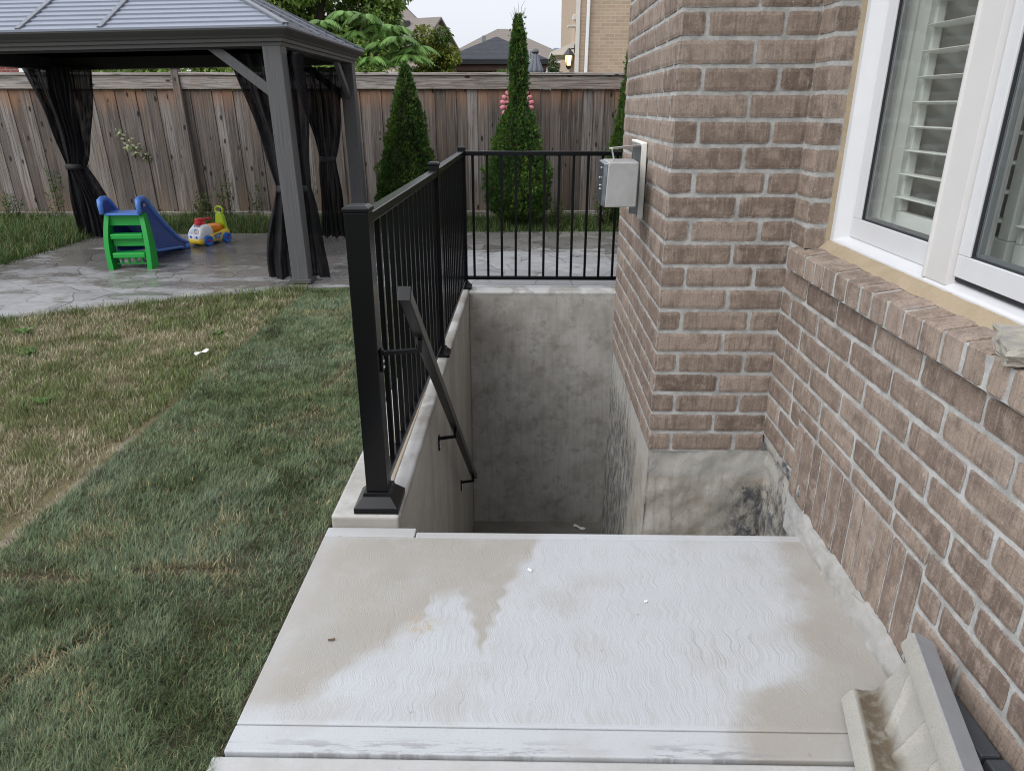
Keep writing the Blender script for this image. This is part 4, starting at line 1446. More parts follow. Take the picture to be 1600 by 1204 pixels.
def curtain(label, top, tie, botm, y, depth, zt=1.82, ztie=0.86, z0=0.012, pleats=5, seed=0):
    cx = (tie[0] + tie[1]) / 2
    root = thing('mosquito_curtain', label, 'curtain', (cx, y, z0), 'black mosquito curtains tied at the gazebo posts')
    mb = MB()

    def lim(z):
        if z > ztie:
            t = (z - ztie) / (zt - ztie)
            k = t ** 1.15
            l = tie[0] + (top[0] - tie[0]) * k
            r = tie[1] + (top[1] - tie[1]) * (t ** 0.7)
        else:
            t = (ztie - z) / (ztie - z0)
            k = 1 - (1 - t) ** 1.9
            l = tie[0] + (botm[0] - tie[0]) * k
            r = tie[1] + (botm[1] - tie[1]) * k
        return l, r

    def fn(a, b):
        z = z0 + (zt - z0) * b
        l, r = lim(z)
        s = a
        amp = depth * (0.35 + 0.65 * min(1, abs(z - ztie) / 0.5))
        ph = pleats * 2 * math.pi * s + seed
        yy = y + amp * (0.6 * math.sin(ph) + 0.3 * math.sin(ph * 1.73 + 1 + seed) + 0.15 * math.sin(ph * 3.1 + z * 3))
        # the cloth bows round the post
        yy += -0.05 * math.sin(math.pi * s)
        xx = l + (r - l) * s + 0.008 * math.sin(z * 9 + seed + s * 6)
        return (xx, yy, z + (0.015 * math.sin(ph * 0.5) if b < 0.01 else 0))

    mb.grid(fn, 90, 60)
    mb.build('netting', M['curtain'], root, smooth=True)
    t = MB()
    w = (tie[1] - tie[0]) / 2 + 0.008
    t.lathe((cx, y - 0.02, ztie - 0.035), [(0.80, 0.0), (0.86, 0.02), (0.80, 0.06)], 20,
            M=Matrix.Diagonal((w, depth * 1.1 + 0.03, 1.0)))
    t.build('tie_band', M['band'], root, smooth=True)
    return root


curtain('black netting curtain tied mid-height at the far left gazebo post, behind the toy slide', (-5.46, -4.70), (-5.20, -4.98), (-5.24, -4.72), 8.36, 0.055, seed=1.0, ztie=0.80)
curtain('black netting curtain bunched behind the nearest gazebo post beside the lawn', (-2.40, -1.78), (-2.13, -1.83), (-2.30, -1.74), 6.27, 0.050, ztie=0.78, seed=2.2, pleats=5)
curtain('black netting curtain tied at the far right gazebo post, left of the first cedar', (-2.54, -1.98), (-2.32, -2.13), (-2.36, -2.09), 8.42, 0.050, ztie=0.88, seed=4.0)

# ------------------------------------------------------------------ toy slide
M['toy_green'] = plain('green_plastic', (0.010, 0.33, 0.045), 0.42, 0, 0.03)
M['toy_blue'] = plain('blue_plastic', (0.085, 0.215, 0.62), 0.42, 0, 0.04)
M['toy_blue_deep'] = plain('deep_blue_plastic', (0.030, 0.075, 0.29), 0.45, 0, 0.05)
M['toy_pink'] = plain('faded_sticker', (0.45, 0.25, 0.28), 0.6)
sl = thing('toy_slide', 'small plastic toddler slide with green step ladder and blue chute on the patio', 'slide', (0, 0, 0))
SW = 0.172
for s in (-1, 1):
    g2 = MB()
    n = 14
    for k in range(n):
        def leg(t):
            z = 0.505 * t
            xo = SW + 0.022 * (1 - t) + 0.018 * math.sin(math.pi * t)
            yf = 0.015 + 0.075 * t - 0.02 * math.sin(math.pi * t)
            yb = 0.165 + 0.02 * (1 - t) ** 2
            return xo, yf, yb, z
        a, b = leg(k / n), leg((k + 1) / n)
        wi = 0.042
        g2.hexa([(s * (a[0] - wi), a[1], a[3]), (s * a[0], a[1], a[3]), (s * a[0], a[2], a[3]), (s * (a[0] - wi), a[2], a[3]),
                 (s * (b[0] - wi), b[1], b[3]), (s * b[0], b[1], b[3]), (s * b[0], b[2], b[3]), (s * (b[0] - wi), b[2], b[3])])
    g2.build('ladder_side', M['toy_green'], sl, fix=True)
for (zz, yf) in ((0.300, 0.055), (0.130, 0.030)):
    s_ = MB()
    s_.box(-SW + 0.026, SW - 0.026, yf, 0.15, zz - 0.025, zz + 0.025)
    s_.build('step', M['toy_green'], sl, bevel=0.010)
s_ = MB()
s_.box(-SW + 0.026, SW - 0.026, 0.105, 0.135, 0.395, 0.505)
s_.box(-SW + 0.026, SW - 0.026, 0.10, 0.13, 0.205, 0.2745)
s_.box(-SW + 0.026, SW - 0.026, 0.085, 0.105, 0.036, 0.050)
for x in (-0.09, -0.03, 0.03, 0.09):
    s_.box(x - 0.011, x + 0.011, 0.086, 0.104, 0.0505, 0.1045)
s_.build('riser', M['toy_green'], sl, bevel=0.005)
rim = [(0.035, 0.510), (0.030, 0.590), (0.045, 0.626), (0.085, 0.640), (0.165, 0.636), (0.225, 0.600), (0.30, 0.535), (0.55, 0.350), (0.80, 0.190), (0.95, 0.118), (1.06, 0.088), (1.13, 0.060), (1.14, 0.0), (1.03, 0.0)]
low = [(0.98, 0.030), (0.90, 0.050), (0.30, 0.125), (0.20, 0.150), (0.17, 0.510)]
for s in (-1, 1):
    q = MB()
    q.prism(rim + low, lambda a, b, t: (t, a, b), s * (SW - 0.018), s * (SW - 0.002))
    q.build('side_panel', M['toy_blue_deep'], sl, bevel=0.003, angle=50)
    q = MB()
    q.tube([(s * (SW - 0.006), a, b) for a, b in rim[:-1]], [0.020, 0.024, 0.028] + [0.026] * 8 + [0.022, 0.016], 10)
    q.build('side_rail', M['toy_blue'], sl, smooth=True)
    q = MB()
    q.tube([(s * (SW - 0.008), a, b) for a, b in low[:-1]], 0.015, 8)
    q.build('lower_rail', M['toy_blue'], sl, smooth=True)
q = MB()
bed = [(0.045, 0.515), (0.22, 0.522), (0.30, 0.485), (0.55, 0.298), (0.80, 0.130), (0.95, 0.062), (1.10, 0.040), (1.17, 0.022)]
q.prism(bed + [(a, b - 0.02) for a, b in bed[::-1]], lambda a, b, t: (t, a, b), -SW + 0.0185, SW - 0.0185)
q.build('chute', M['toy_blue'], sl, bevel=0.003)
q = MB()
q.lathe((0, 1.10, 0.0), [(0.185, 0.002), (0.195, 0.02), (0.190, 0.055), (0.165, 0.066), (0.02, 0.060)], 28, M=Matrix.Diagonal((1.0, 0.55, 1)))
q.build('lip', M['toy_blue'], sl, smooth=True)
q = MB(); q.box(SW + 0.0085, SW + 0.010, 0.10, 0.16, 0.565, 0.590); q.build('sticker', M['toy_pink'], sl)
sl.location = (-3.700, 6.585, 0.0); sl.rotation_euler = (0, 0, R(6))

# ------------------------------------------------------------------ ride-on toy truck
M['toy_white'] = plain('white_plastic', (0.74, 0.74, 0.78), 0.4)
M['toy_yellow'] = plain('yellow_plastic', (0.72, 0.50, 0.02), 0.4)
M['toy_orange'] = plain('orange_plastic', (0.80, 0.26, 0.01), 0.4)
M['toy_lime'] = plain('lime_plastic', (0.36, 0.52, 0.01), 0.4)
M['toy_red'] = plain('red_plastic', (0.55, 0.012, 0.025), 0.4)
M['toy_wheel'] = plain('blue_wheel_plastic', (0.015, 0.13, 0.52), 0.42)


def sticker_material():
    m = NT('printed_sticker')
    vo = m.n('ShaderNodeTexVoronoi'); m.set(vo.inputs['Vector'], m.obj()); vo.inputs['Scale'].default_value = 42
    c = m.ramp(m.sep(vo.outputs['Color'])[0], [(0.0, (0.05, 0.10, 0.35)), (0.25, (0.45, 0.48, 0.6)), (0.5, (0.10, 0.22, 0.30)), (0.7, (0.5, 0.08, 0.10)), (0.85, (0.55, 0.42, 0.25))], 'CONSTANT')
    return m.out(c, 0.4)


M['sticker'] = sticker_material()
tk = thing('ride_on_truck', 'toddler ride-on truck with white cab, yellow body, blue wheels and lime handle', 'toy truck', (0, 0, 0))


def loft(sections, name, mat, parent, smooth=True, sub=1):
    """sections: (y, half width, z0, z1, roundness) super-ellipse rings along y"""
    mb = MB()
    rings = []
    for (y, w, z0, z1, e) in sections:
        r = []
        for j in range(24):
            t = 2 * math.pi * j / 24
            c, s = math.cos(t), math.sin(t)
            r.append(mb.vert((w * math.copysign(abs(c) ** e, c), y, (z0 + z1) / 2 + (z1 - z0) / 2 * math.copysign(abs(s) ** e, s))))
        rings.append(r)
    for a, b in zip(rings[:-1], rings[1:]):
        for j in range(24): mb.face((a[j], a[(j + 1) % 24], b[(j + 1) % 24], b[j]))
    mb.face(rings[0][::-1]); mb.face(rings[-1])
    return mb.build(name, mat, parent, smooth=smooth)


loft([(-0.205, 0.075, 0.035, 0.075, .4), (-0.19, 0.103, 0.022, 0.085, .4), (-0.10, 0.108, 0.022, 0.105, .4), (0.0, 0.104, 0.03, 0.12, .4), (0.10, 0.104, 0.03, 0.140, .4), (0.17, 0.100, 0.035, 0.155, .45), (0.205, 0.08, 0.045, 0.14, .5)], 'body', M['toy_yellow'], tk)
cab = loft([(-0.200, 0.085, 0.060, 0.12, .45), (-0.188, 0.100, 0.052, 0.145, .45), (-0.165, 0.102, 0.055, 0.185, .5), (-0.12, 0.098, 0.075, 0.225, .5), (-0.07, 0.092, 0.09, 0.228, .5), (-0.03, 0.088, 0.10, 0.205, .5), (-0.005, 0.075, 0.11, 0.165, .55)], 'cab', M['toy_white'], tk)
q = MB()
q.grid(lambda a, b: (-0.075 * (1 - 0.35 * b) + 0.15 * (1 - 0.35 * b) * a, -0.196 + 0.062 * b ** 1.3 - 0.004 * math.sin(a * math.pi), 0.132 + 0.080 * b), 12, 8)
q.build('windscreen', M['sticker'], cab)
for x in (-0.045, 0.045):
    q = MB()
    q.lathe((x, -0.2025, 0.098), [(0.015, 0.0), (0.013, 0.003)], 12, axis='y', M=Matrix.Scale(-1, 3, Vector((0, 1, 0))))
    q.build('headlight', M['toy_wheel'], cab)
q = MB()
q.lathe((0, -0.10, 0.222), [(0.062, 0.0), (0.060, 0.012), (0.050, 0.020), (0.046, 0.052), (0.040, 0.062), (0.01, 0.066)], 20)
q.bar((0.0, -0.07, 0.268), (0.02, 0.03, 0.272), 0.024, 0.020)
q.build('steering_dome', M['toy_red'], tk, smooth=False, bevel=0.002)
loft([(-0.02, 0.05, 0.14, 0.185, .6), (0.02, 0.078, 0.13, 0.205, .6), (0.08, 0.082, 0.13, 0.210, .6), (0.125, 0.070, 0.14, 0.205, .6)], 'seat', M['toy_orange'], tk)
q = MB()
q.prism([(-0.085, 0.12), (0.085, 0.12), (0.052, 0.285), (0.040, 0.30), (-0.040, 0.30), (-0.052, 0.285)], lambda a, b, t: (a, 0.150 + t, b), 0.0, 0.035)
q.tube([(0.058 * math.cos(t), 0.168, 0.340 + 0.038 * math.sin(t)) for t in [2 * math.pi * j / 20 for j in range(21)]], 0.012, 8, cap=False)
q.build('push_handle', M['toy_lime'], tk, bevel=0.004, angle=40)
q = MB()
q.poly([(0.1045, -0.035, 0.055), (0.1055, 0.075, 0.060), (0.1055, 0.075, 0.125), (0.1045, -0.035, 0.105)])
q.build('side_sticker', M['sticker'], tk)
first = None
for (x, y) in ((0.100, -0.105), (-0.100, -0.105), (0.100, 0.135), (-0.100, 0.135)):
    if first is None:
        q = MB()
        q.lathe((x, y, 0.056), [(0.045, -0.022), (0.056, -0.016), (0.056, 0.014), (0.048, 0.022), (0.034, 0.022), (0.030, 0.014), (0.014, 0.014)], 22, axis='x')
        first = q.build('wheel', M['toy_wheel'], tk, smooth=False, bevel=0.003)
        q = MB(); q.lathe((x, y, 0.056), [(0.014, 0.0145), (0.012, 0.024), (0.003, 0.027)], 12, axis='x')
        q.build('hub', M['toy_red'], first)
        f0 = (x, y)
    else:
        c = copy_tree(first, tk)
        if x < 0:
            c.rotation_euler = (0, 0, math.pi)
            c.location = (x + f0[0], y + f0[1], 0)
        else:
            c.location = (x - f0[0], y - f0[1], 0)
tk.location = (-3.515, 7.985, 0.0); tk.rotation_euler = (0, 0, R(-27)); tk.scale = (1.02, 1.05, 1.02)

# ------------------------------------------------------------------ board fence
def fy(x): return 10.13 + 0.030 * (x + 2)


def lean(x): return 0.030 * min(1.0, max(0.0, (-1.2 - x) / 4.0))


fence = thing('wooden_fence', 'weathered brown board fence with grey top rail closing the back of the yard', 'fence', (-2.0, 10.13, 0.0))
FPOST = [-10.2, -7.4, -4.50, -1.60, 1.33, 4.1, 6.6]


def fbox(mb, x0, x1, d0, d1, z0, z1, col, wob=0.0):
    mb.col = col
    P = []
    for z in (z0, z1):
        for (x, d) in ((x0, d0), (x1, d0), (x1, d1), (x0, d1)):
            P.append((x - lean(x) * z + random.uniform(-wob, wob), fy(x) + d, z))
    mb.hexa(P)


def rc(): return (random.random(), random.random(), random.random())


for a, b in zip(FPOST[:-1], FPOST[1:]):
    mb = MB()
    x = a
    k = 0
    while x < b - 0.002:
        w = random.uniform(0.128, 0.146)
        x1 = min(b, x + w)
        if b - x1 < 0.06: x1 = b
        d = random.uniform(0.0, 0.004) + (0.009 if k % 2 else 0.0)
        fbox(mb, x + 0.0022, x1 - 0.0022, d, d + 0.016, 0.05, 1.64 + random.uniform(-.003, .003), rc(), 0.0018)
        x = x1; k += 1
    fbox(mb, a, b, 0.030, 0.042, 0.06, 1.62, (0.05, 0, 0))  # added backing sheet in a dark tone, keeps the board gaps dark
    mb.build('board_panel', M['wood'], fence)
    mb = MB()
    fbox(mb, a + 0.05, b - 0.05, -0.034, -0.002, 1.640, 1.802, (random.uniform(.3, 1), 0, 0.2))
    mb.build('top_rail', M['rail_wood'], fence, bevel=0.003)
    mb = MB()
    fbox(mb, a + 0.048, b - 0.048, -0.055, 0.075, 1.8035, 1.837, (random.uniform(.5, 1), 0, 0.2))
    mb.build('cap', M['rail_wood'], fence, bevel=0.004)
    mb = MB()
    fbox(mb, a + 0.05, b - 0.05, -0.040, -0.004, -0.05, 0.075, (random.uniform(.6, 1), 0, 0.2))
    mb.build('kick_board', M['rail_wood'], fence, bevel=0.003)
for x in FPOST:
    mb = MB()
    fbox(mb, x - 0.046, x + 0.046, -0.062, 0.045, -0.09, 1.885, (random.uniform(.4, .6), .25, 0.9))
    p = mb.build('post', M['wood'], fence, bevel=0.004)
    mb = MB()
    fbox(mb, x - 0.062, x + 0.062, -0.078, 0.06, 1.8855, 1.905, (0.6, 0, 0.2))
    mb.build('post_cap', M['rail_wood'], p, bevel=0.004)
# ------------------------------------------------------------------ vegetation
def unit(v): return v / np.maximum(1e-9, np.linalg.norm(v, axis=1, keepdims=True))


def blade_mesh(name, P, L, W, leanv, col, tipcol, mat, parent=None, comb=0.0):
    """bent three-triangle grass blades"""
    n = len(P)
    az = RNG.uniform(0, 2 * np.pi, n)
    if comb > 0:                                   # patches of blades pressed the same way
        pat = fbm(P[:, 0], P[:, 1], 7.0, 77) * 14
        az = np.where(RNG.random(n) < comb, pat + RNG.normal(0, 0.55, n), az)
    side = np.c_[np.cos(az + np.pi / 2), np.sin(az + np.pi / 2), np.zeros(n)] * (W / 2)[:, None]
    d = np.c_[np.cos(az), np.sin(az), np.zeros(n)]
    lean_ = leanv[:, None]
    up = np.sqrt(np.maximum(0.02, 1 - leanv ** 2))
    mid = P + d * (L * 0.55)[:, None] * lean_ * 0.6; mid[:, 2] += L * 0.58 * np.maximum(up, 0.35)
    tip = P + d * L[:, None] * lean_; tip[:, 2] += L * up
    V = np.empty((n, 5, 3)); V[:, 0] = P - side; V[:, 1] = P + side; V[:, 2] = mid - side * .8; V[:, 3] = mid + side * .8; V[:, 4] = tip
    Cc = np.empty((n, 5, 3)); Cc[:, :2] = (col * 0.7)[:, None]; Cc[:, 2:4] = col[:, None]; Cc[:, 4] = tipcol  # roots coloured darker, standing in for shade between the blades
    b = (np.arange(n) * 5)[:, None]
    T = np.concatenate([b + np.array([[0, 1, 3]]), b + np.array([[0, 3, 2]]), b + np.array([[2, 3, 4]])], 1).reshape(-1, 3)
    return raw_mesh(name, V.reshape(-1, 3), 5, T, mat, Cc.reshape(-1, 3), parent)


def fbm(x, y, s, seed):
    """cheap value noise in numpy"""
    tot = np.zeros(len(x)); amp = 1.0; norm = 0
    for o in range(4):
        xs, ys = x * s + seed * 13.7 + o * 5.1, y * s + seed * 7.3 + o * 9.7
        xi, yi = np.floor(xs).astype(int), np.floor(ys).astype(int)
        fx, fy_ = xs - xi, ys - yi
        fx, fy_ = fx * fx * (3 - 2 * fx), fy_ * fy_ * (3 - 2 * fy_)
        h = lambda a, b: np.modf(np.abs(np.sin(a * 127.1 + b * 311.7 + seed) * 43758.5453))[0]
        v = (h(xi, yi) * (1 - fx) + h(xi + 1, yi) * fx) * (1 - fy_) + (h(xi, yi + 1) * (1 - fx) + h(xi + 1, yi + 1) * fx) * fy_
        tot += v * amp; norm += amp; amp *= 0.55; s *= 2.1
    return tot / norm


def patio_near(x):
    xs_ = [-6.6, -5.08, -4.6, -4.2, -3.8, -3.35, -2.92, -2.5, -2.04, -1.75, -1.45, -0.7]
    ys2 = [3.5, 4.25, 4.53, 4.74, 4.95, 5.20, 5.44, 5.67, 5.86, 5.95, 6.0, 6.02]
    return np.interp(x, xs_, ys2)


def lz(x, y):
    return -0.022 + 0.008 * (fbm(x, y, 2.2, 3) - 0.5) * 2 + 0.012 * np.clip(fbm(x, y, 11, 13) - 0.42, 0, 1)


# fresh sod strip beside the landing
n = 300000
y = 0.95 + 5.2 * RNG.random(n) ** 1.45
x = RNG.uniform(-1.835, -0.722, n)
edge = -1.822 + 0.05 * (fbm(y, y * 0 + 1, 3.5, 2) - 0.5) + 0.03 * (fbm(y, y * 0 + 4, 12, 5) - 0.5)
seams = [((-1.395, 1.46), (-1.26, 1.66)), ((-0.98, 4.35), (-1.10, 3.65)), ((-1.02, 3.35), (-1.30, 3.10)), ((-1.30, 1.98), (-0.98, 1.99)), ((-1.75, 1.95), (-1.45, 1.93))]
keep = (x > edge) & (y < patio_near(x) + 0.02)
sd_ = np.full(n, 9.0)
for (a, b) in seams:
    a, b = np.array(a), np.array(b)
    t = np.clip(((x - a[0]) * (b - a)[0] + (y - a[1]) * (b - a)[1]) / ((b - a) @ (b - a)), 0, 1)
    sd_ = np.minimum(sd_, np.hypot(x - a[0] - t * (b - a)[0], y - a[1] - t * (b - a)[1]))
keep &= (sd_ > 0.010 + 0.012 * fbm(x, y, 9, 8)) | (RNG.random(n) < 0.12)
thin = fbm(x, y, 4.5, 17)
keep &= RNG.random(n) > np.clip((thin - 0.60) * 3.0, 0, 0.75)
x, y = x[keep], y[keep]; n = len(x)
c1 = fbm(x, y, 5.0, 11); c2 = fbm(x, y, 1.6, 21)
green = np.array([0.112, 0.158, 0.066]); blue = np.array([0.150, 0.195, 0.118]); straw = np.array([0.36, 0.305, 0.165]); dark = np.array([0.058, 0.085, 0.030])
t = np.clip((c2 - 0.35) * 2.4, 0, 1)[:, None]
col = green * (1 - t) + blue * t
dk = np.clip((0.44 - c1) * 4.5, 0, 0.9)[:, None]
col = col * (1 - dk) + dark * dk
nearseam = np.clip(1 - sd_[keep] / 0.06, 0, 1) * 0.5
isst = RNG.random(n) < np.clip((c1 - 0.58) * 1.9, 0.05, 0.6) + nearseam
col[isst] = straw * RNG.uniform(0.6, 1.2, (isst.sum(), 1))
col *= RNG.uniform(0.5, 1.55, (n, 1))
L = RNG.uniform(0.014, 0.038, n) * (0.45 + 0.7 * c2 + 0.5 * c1)
W = RNG.uniform(0.0013, 0.0024, n) * (0.8 + 0.13 * y)
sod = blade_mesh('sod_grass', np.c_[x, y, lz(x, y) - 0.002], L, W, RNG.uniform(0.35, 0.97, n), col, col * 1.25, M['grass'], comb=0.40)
tag(sod, 'freshly laid green sod strip running along the landing and the stairwell curb', 'grass', kind='stuff')

# old dry lawn
n = 230000
y = 1.7 + 4.5 * RNG.random(n) ** 1.1
x = RNG.uniform(-5.2, -1.80, n)
keep = (x < -1.832 - 0.07 * (fbm(y, y * 0 + 1, 3.5, 9) - 0.42)) & (y < patio_near(x) + 0.03) & (y > -x * 1.0 - 0.9)
gap = (x > -1.915) & (fbm(x, y, 5, 6) > 0.40) & (y < 3.05)
keep &= ~gap | (RNG.random(n) < 0.25)
x, y = x[keep], y[keep]; n = len(x)
c1 = 0.5 * fbm(x, y, 3.0, 31) + 0.5 * fbm(x, y, 10.0, 33); c2 = fbm(x, y, 1.1, 41)
pe = np.clip(1 - (patio_near(x) - y) / 0.35, 0, 1)               # lush, longer towards the patio edge
gr = np.array([0.135, 0.172, 0.058]); st1 = np.array([0.43, 0.37, 0.245]); st2 = np.array([0.29, 0.265, 0.175])
pg = np.clip((c1 - 0.47) * 3.6 + 0.50 + 0.7 * pe - 0.25 * np.clip((c2 - 0.5) * 3, -1, 1), 0.10, 0.93)
isg = RNG.random(n) < pg
col = np.where(isg[:, None], gr, np.where(RNG.random((n, 1)) < 0.55, st1, st2)) * RNG.uniform(0.5, 1.4, (n, 1))
L = RNG.uniform(0.018, 0.060, n) * (0.45 + 1.0 * c1 + 0.5 * pe)
W = RNG.uniform(0.0016, 0.0030, n) * (0.7 + 0.16 * y)
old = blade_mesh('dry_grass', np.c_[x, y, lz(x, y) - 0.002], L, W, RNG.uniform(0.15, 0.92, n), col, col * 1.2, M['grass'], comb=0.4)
tag(old, 'older patchy lawn of straw and green grass between the sod strip and the patio', 'grass', kind='stuff')

# tall rank grass under the fence and left of the patio
n = 60000
x1_, y1_ = RNG.uniform(-9.0, 2.4, n), 8.55 + 1.5 * RNG.random(n)
ok = (y1_ < fy(0) + 0.030 * x1_ + 0.03) & (y1_ > np.interp(x1_, [-9, -5.08, -3.6, -2.2, -0.6, 1.0, 4.2], [8.4, 8.53, 8.64, 8.74, 8.82, 8.86, 8.93]))
x1_, y1_ = x1_[ok], y1_[ok]
x2_, y2_ = RNG.uniform(-8.5, -5.02, 42000), RNG.uniform(4.3, 8.6, 42000)
x, y = np.r_[x1_, x2_], np.r_[y1_, y2_]; n = len(x)
c1 = fbm(x, y, 2.2, 51)
col = np.where(RNG.random((n, 1)) < 0.86, np.array([0.058, 0.105, 0.024]), np.array([0.20, 0.175, 0.08])) * RNG.uniform(0.6, 1.35, (n, 1))
L = RNG.uniform(0.06, 0.20, n) * (0.35 + 1.1 * c1)
L *= np.where(x < -5.0, 1.05, np.clip((y - 8.4) / 0.8, 0.4, 1.0))
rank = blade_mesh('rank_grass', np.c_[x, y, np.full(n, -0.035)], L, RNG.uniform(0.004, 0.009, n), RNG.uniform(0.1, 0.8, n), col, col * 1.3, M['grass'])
tag(rank, 'long unmown grass under the fence and along the far side of the patio', 'grass', kind='stuff')


def leaf_arrays(P, D, Nn, L, W, col, fold=0.25):
    """diamond leaves: base, two shoulders, tip"""
    D = unit(D); S_ = unit(np.cross(D, Nn)); U_ = unit(np.cross(S_, D))
    n = len(P)
    V = np.empty((n, 4, 3))
    V[:, 0] = P
    V[:, 1] = P + D * (L * 0.45)[:, None] - S_ * (W / 2)[:, None] + U_ * (W * fold)[:, None]
    V[:, 2] = P + D * (L * 0.45)[:, None] + S_ * (W / 2)[:, None] + U_ * (W * fold)[:, None]
    V[:, 3] = P + D * L[:, None] - U_ * (L * 0.12)[:, None]
    Cc = np.repeat(col[:, None], 4, 1)
    return V.reshape(-1, 3), Cc.reshape(-1, 3)


def leaf_obj(name, V, Cc, parent, mat=None):
    n = len(V) // 4
    b = (np.arange(n) * 4)[:, None]
    T = np.concatenate([b + np.array([[0, 2, 1]]), b + np.array([[1, 2, 3]])], 1).reshape(-1, 3)
    return raw_mesh(name, V, 4, T, mat or M['leaf'], Cc, parent)


def rnd_dirs(n, upbias=0.0):
    d = RNG.normal(0, 1, (n, 3)); d[:, 2] += upbias
    return unit(d)


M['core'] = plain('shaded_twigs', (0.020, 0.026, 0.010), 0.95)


def cedar(label, x, y, prof, n, tint=1.0, bare=False):
    root = thing('cedar_tree', label, 'cedar', (x, y, -0.03), 'columnar cedars planted along the fence')
    pz = np.array([p[0] for p in prof]); pr_ = np.array([p[1] for p in prof])
    zz = np.linspace(pz[0], pz[-1], 400)
    rr = np.interp(zz, pz, pr_)
    cdf = np.cumsum(rr + 0.015); cdf /= cdf[-1]
    z = np.interp(RNG.random(n), cdf, zz)
    th = RNG.uniform(0, 2 * np.pi, n)
    lump = fbm(th * 2.2 + z * 0.6, z * 5.5, 1.0, 71) - 0.5
    r = np.interp(z, pz, pr_) * (1 + 0.75 * lump) + np.where(RNG.random(n) < 0.07, RNG.uniform(0, 0.045, n), 0)
    dep = np.where(RNG.random(n) < 0.72, RNG.uniform(0.80, 1.06, n), RNG.uniform(0.45, 0.85, n))
    out = np.c_[np.cos(th), np.sin(th), np.zeros(n)]
    P = np.c_[x + r * dep * np.cos(th), y + r * dep * np.sin(th), z]
    ax = unit(out * 0.75 + np.array([0, 0, 0.85]) + RNG.normal(0, 0.28, (n, 3)))
    nrm = unit(np.cross(ax, np.array([0, 0, 1.0])) + RNG.normal(0, 0.5, (n, 3)))
    lat = unit(np.cross(ax, nrm))
    VV, CC = [], []
    tone = fbm(th * 3, z * 7, 1.0, 91)
    base = np.where((tone > 0.52)[:, None], np.array([0.062, 0.112, 0.020]), np.array([0.032, 0.072, 0.016])) * RNG.uniform(0.65, 1.4, (n, 1)) * tint
    brown = RNG.random(n) < 0.025
    base[brown] = np.array([0.13, 0.09, 0.04])
    sz = RNG.uniform(0.022, 0.050, n)
    for (a, s) in ((0.0, 1.0), (0.55, 0.75), (-0.55, 0.75), (1.0, 0.5), (-1.0, 0.5)):
        D = ax * math.cos(a) + lat * math.sin(a)
        v, c = leaf_arrays(P, D, nrm, sz * s, sz * 0.26, base * (1.0 + 0.25 * (abs(a) < 0.1)), 0.1)
        VV.append(v); CC.append(c)
    leaf_obj('foliage', np.concatenate(VV), np.concatenate(CC), root)
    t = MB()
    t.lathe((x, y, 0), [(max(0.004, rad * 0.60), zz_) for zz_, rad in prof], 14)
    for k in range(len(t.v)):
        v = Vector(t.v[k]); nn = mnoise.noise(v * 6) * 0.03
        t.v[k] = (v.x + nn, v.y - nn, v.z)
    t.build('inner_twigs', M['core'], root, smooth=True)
    t = MB()
    t.tube([(x, y, -0.03), (x + 0.01, y, prof[-1][0] * 0.5), (x, y, prof[-1][0] * 0.9)], [0.035, 0.025, 0.008], 8)
    t.build('trunk', M['bark'], root, smooth=True)
    if bare:
        t = MB()
        for k in range(12):
            a = random.uniform(0, 6.28); zb = prof[-1][0] - random.uniform(0.02, 0.20); l = random.uniform(0.10, 0.26)
            q = [(x + 0.015 * math.cos(a), y + 0.015 * math.sin(a), zb)]
            for s in range(1, 4):
                q.append((x + (0.015 + 0.030 * s) * math.cos(a) * random.uniform(.4, 1.1), y + 0.03 * s * math.sin(a), zb + l * s / 3))
            t.tube(q, [0.003, 0.0025, 0.002, 0.001], 5)
        t.build('bare_twigs', M['bark'], root)
    return root


cedar('broad dark green cone shaped cedar in front of the fence beside the gazebo', -1.47, 9.42,
      [(0.03, 0.30), (0.25, 0.40), (0.5, 0.385), (0.75, 0.33), (1.0, 0.265), (1.25, 0.205), (1.5, 0.135), (1.7, 0.085), (1.86, 0.035), (1.93, 0.006)], 16000, 1.15)
cedar('tall cedar with thin bare twigs at its tip, in front of the pink flower ornament', -0.10, 9.32,
      [(0.10, 0.18), (0.22, 0.36), (0.45, 0.40), (0.75, 0.35), (1.0, 0.285), (1.2, 0.225), (1.33, 0.17), (1.42, 0.11), (1.55, 0.085), (1.7, 0.10), (1.9, 0.105), (2.05, 0.09), (2.2, 0.07), (2.32, 0.05), (2.42, 0.02)], 17000, 1.4, True)
cedar('slim cedar half hidden by the corner of the brick bay', 1.29, 9.40,
      [(0.05, 0.2), (0.3, 0.30), (0.7, 0.27), (1.1, 0.20), (1.5, 0.14), (1.9, 0.09), (2.2, 0.05), (2.38, 0.01)], 10000, 1.45)

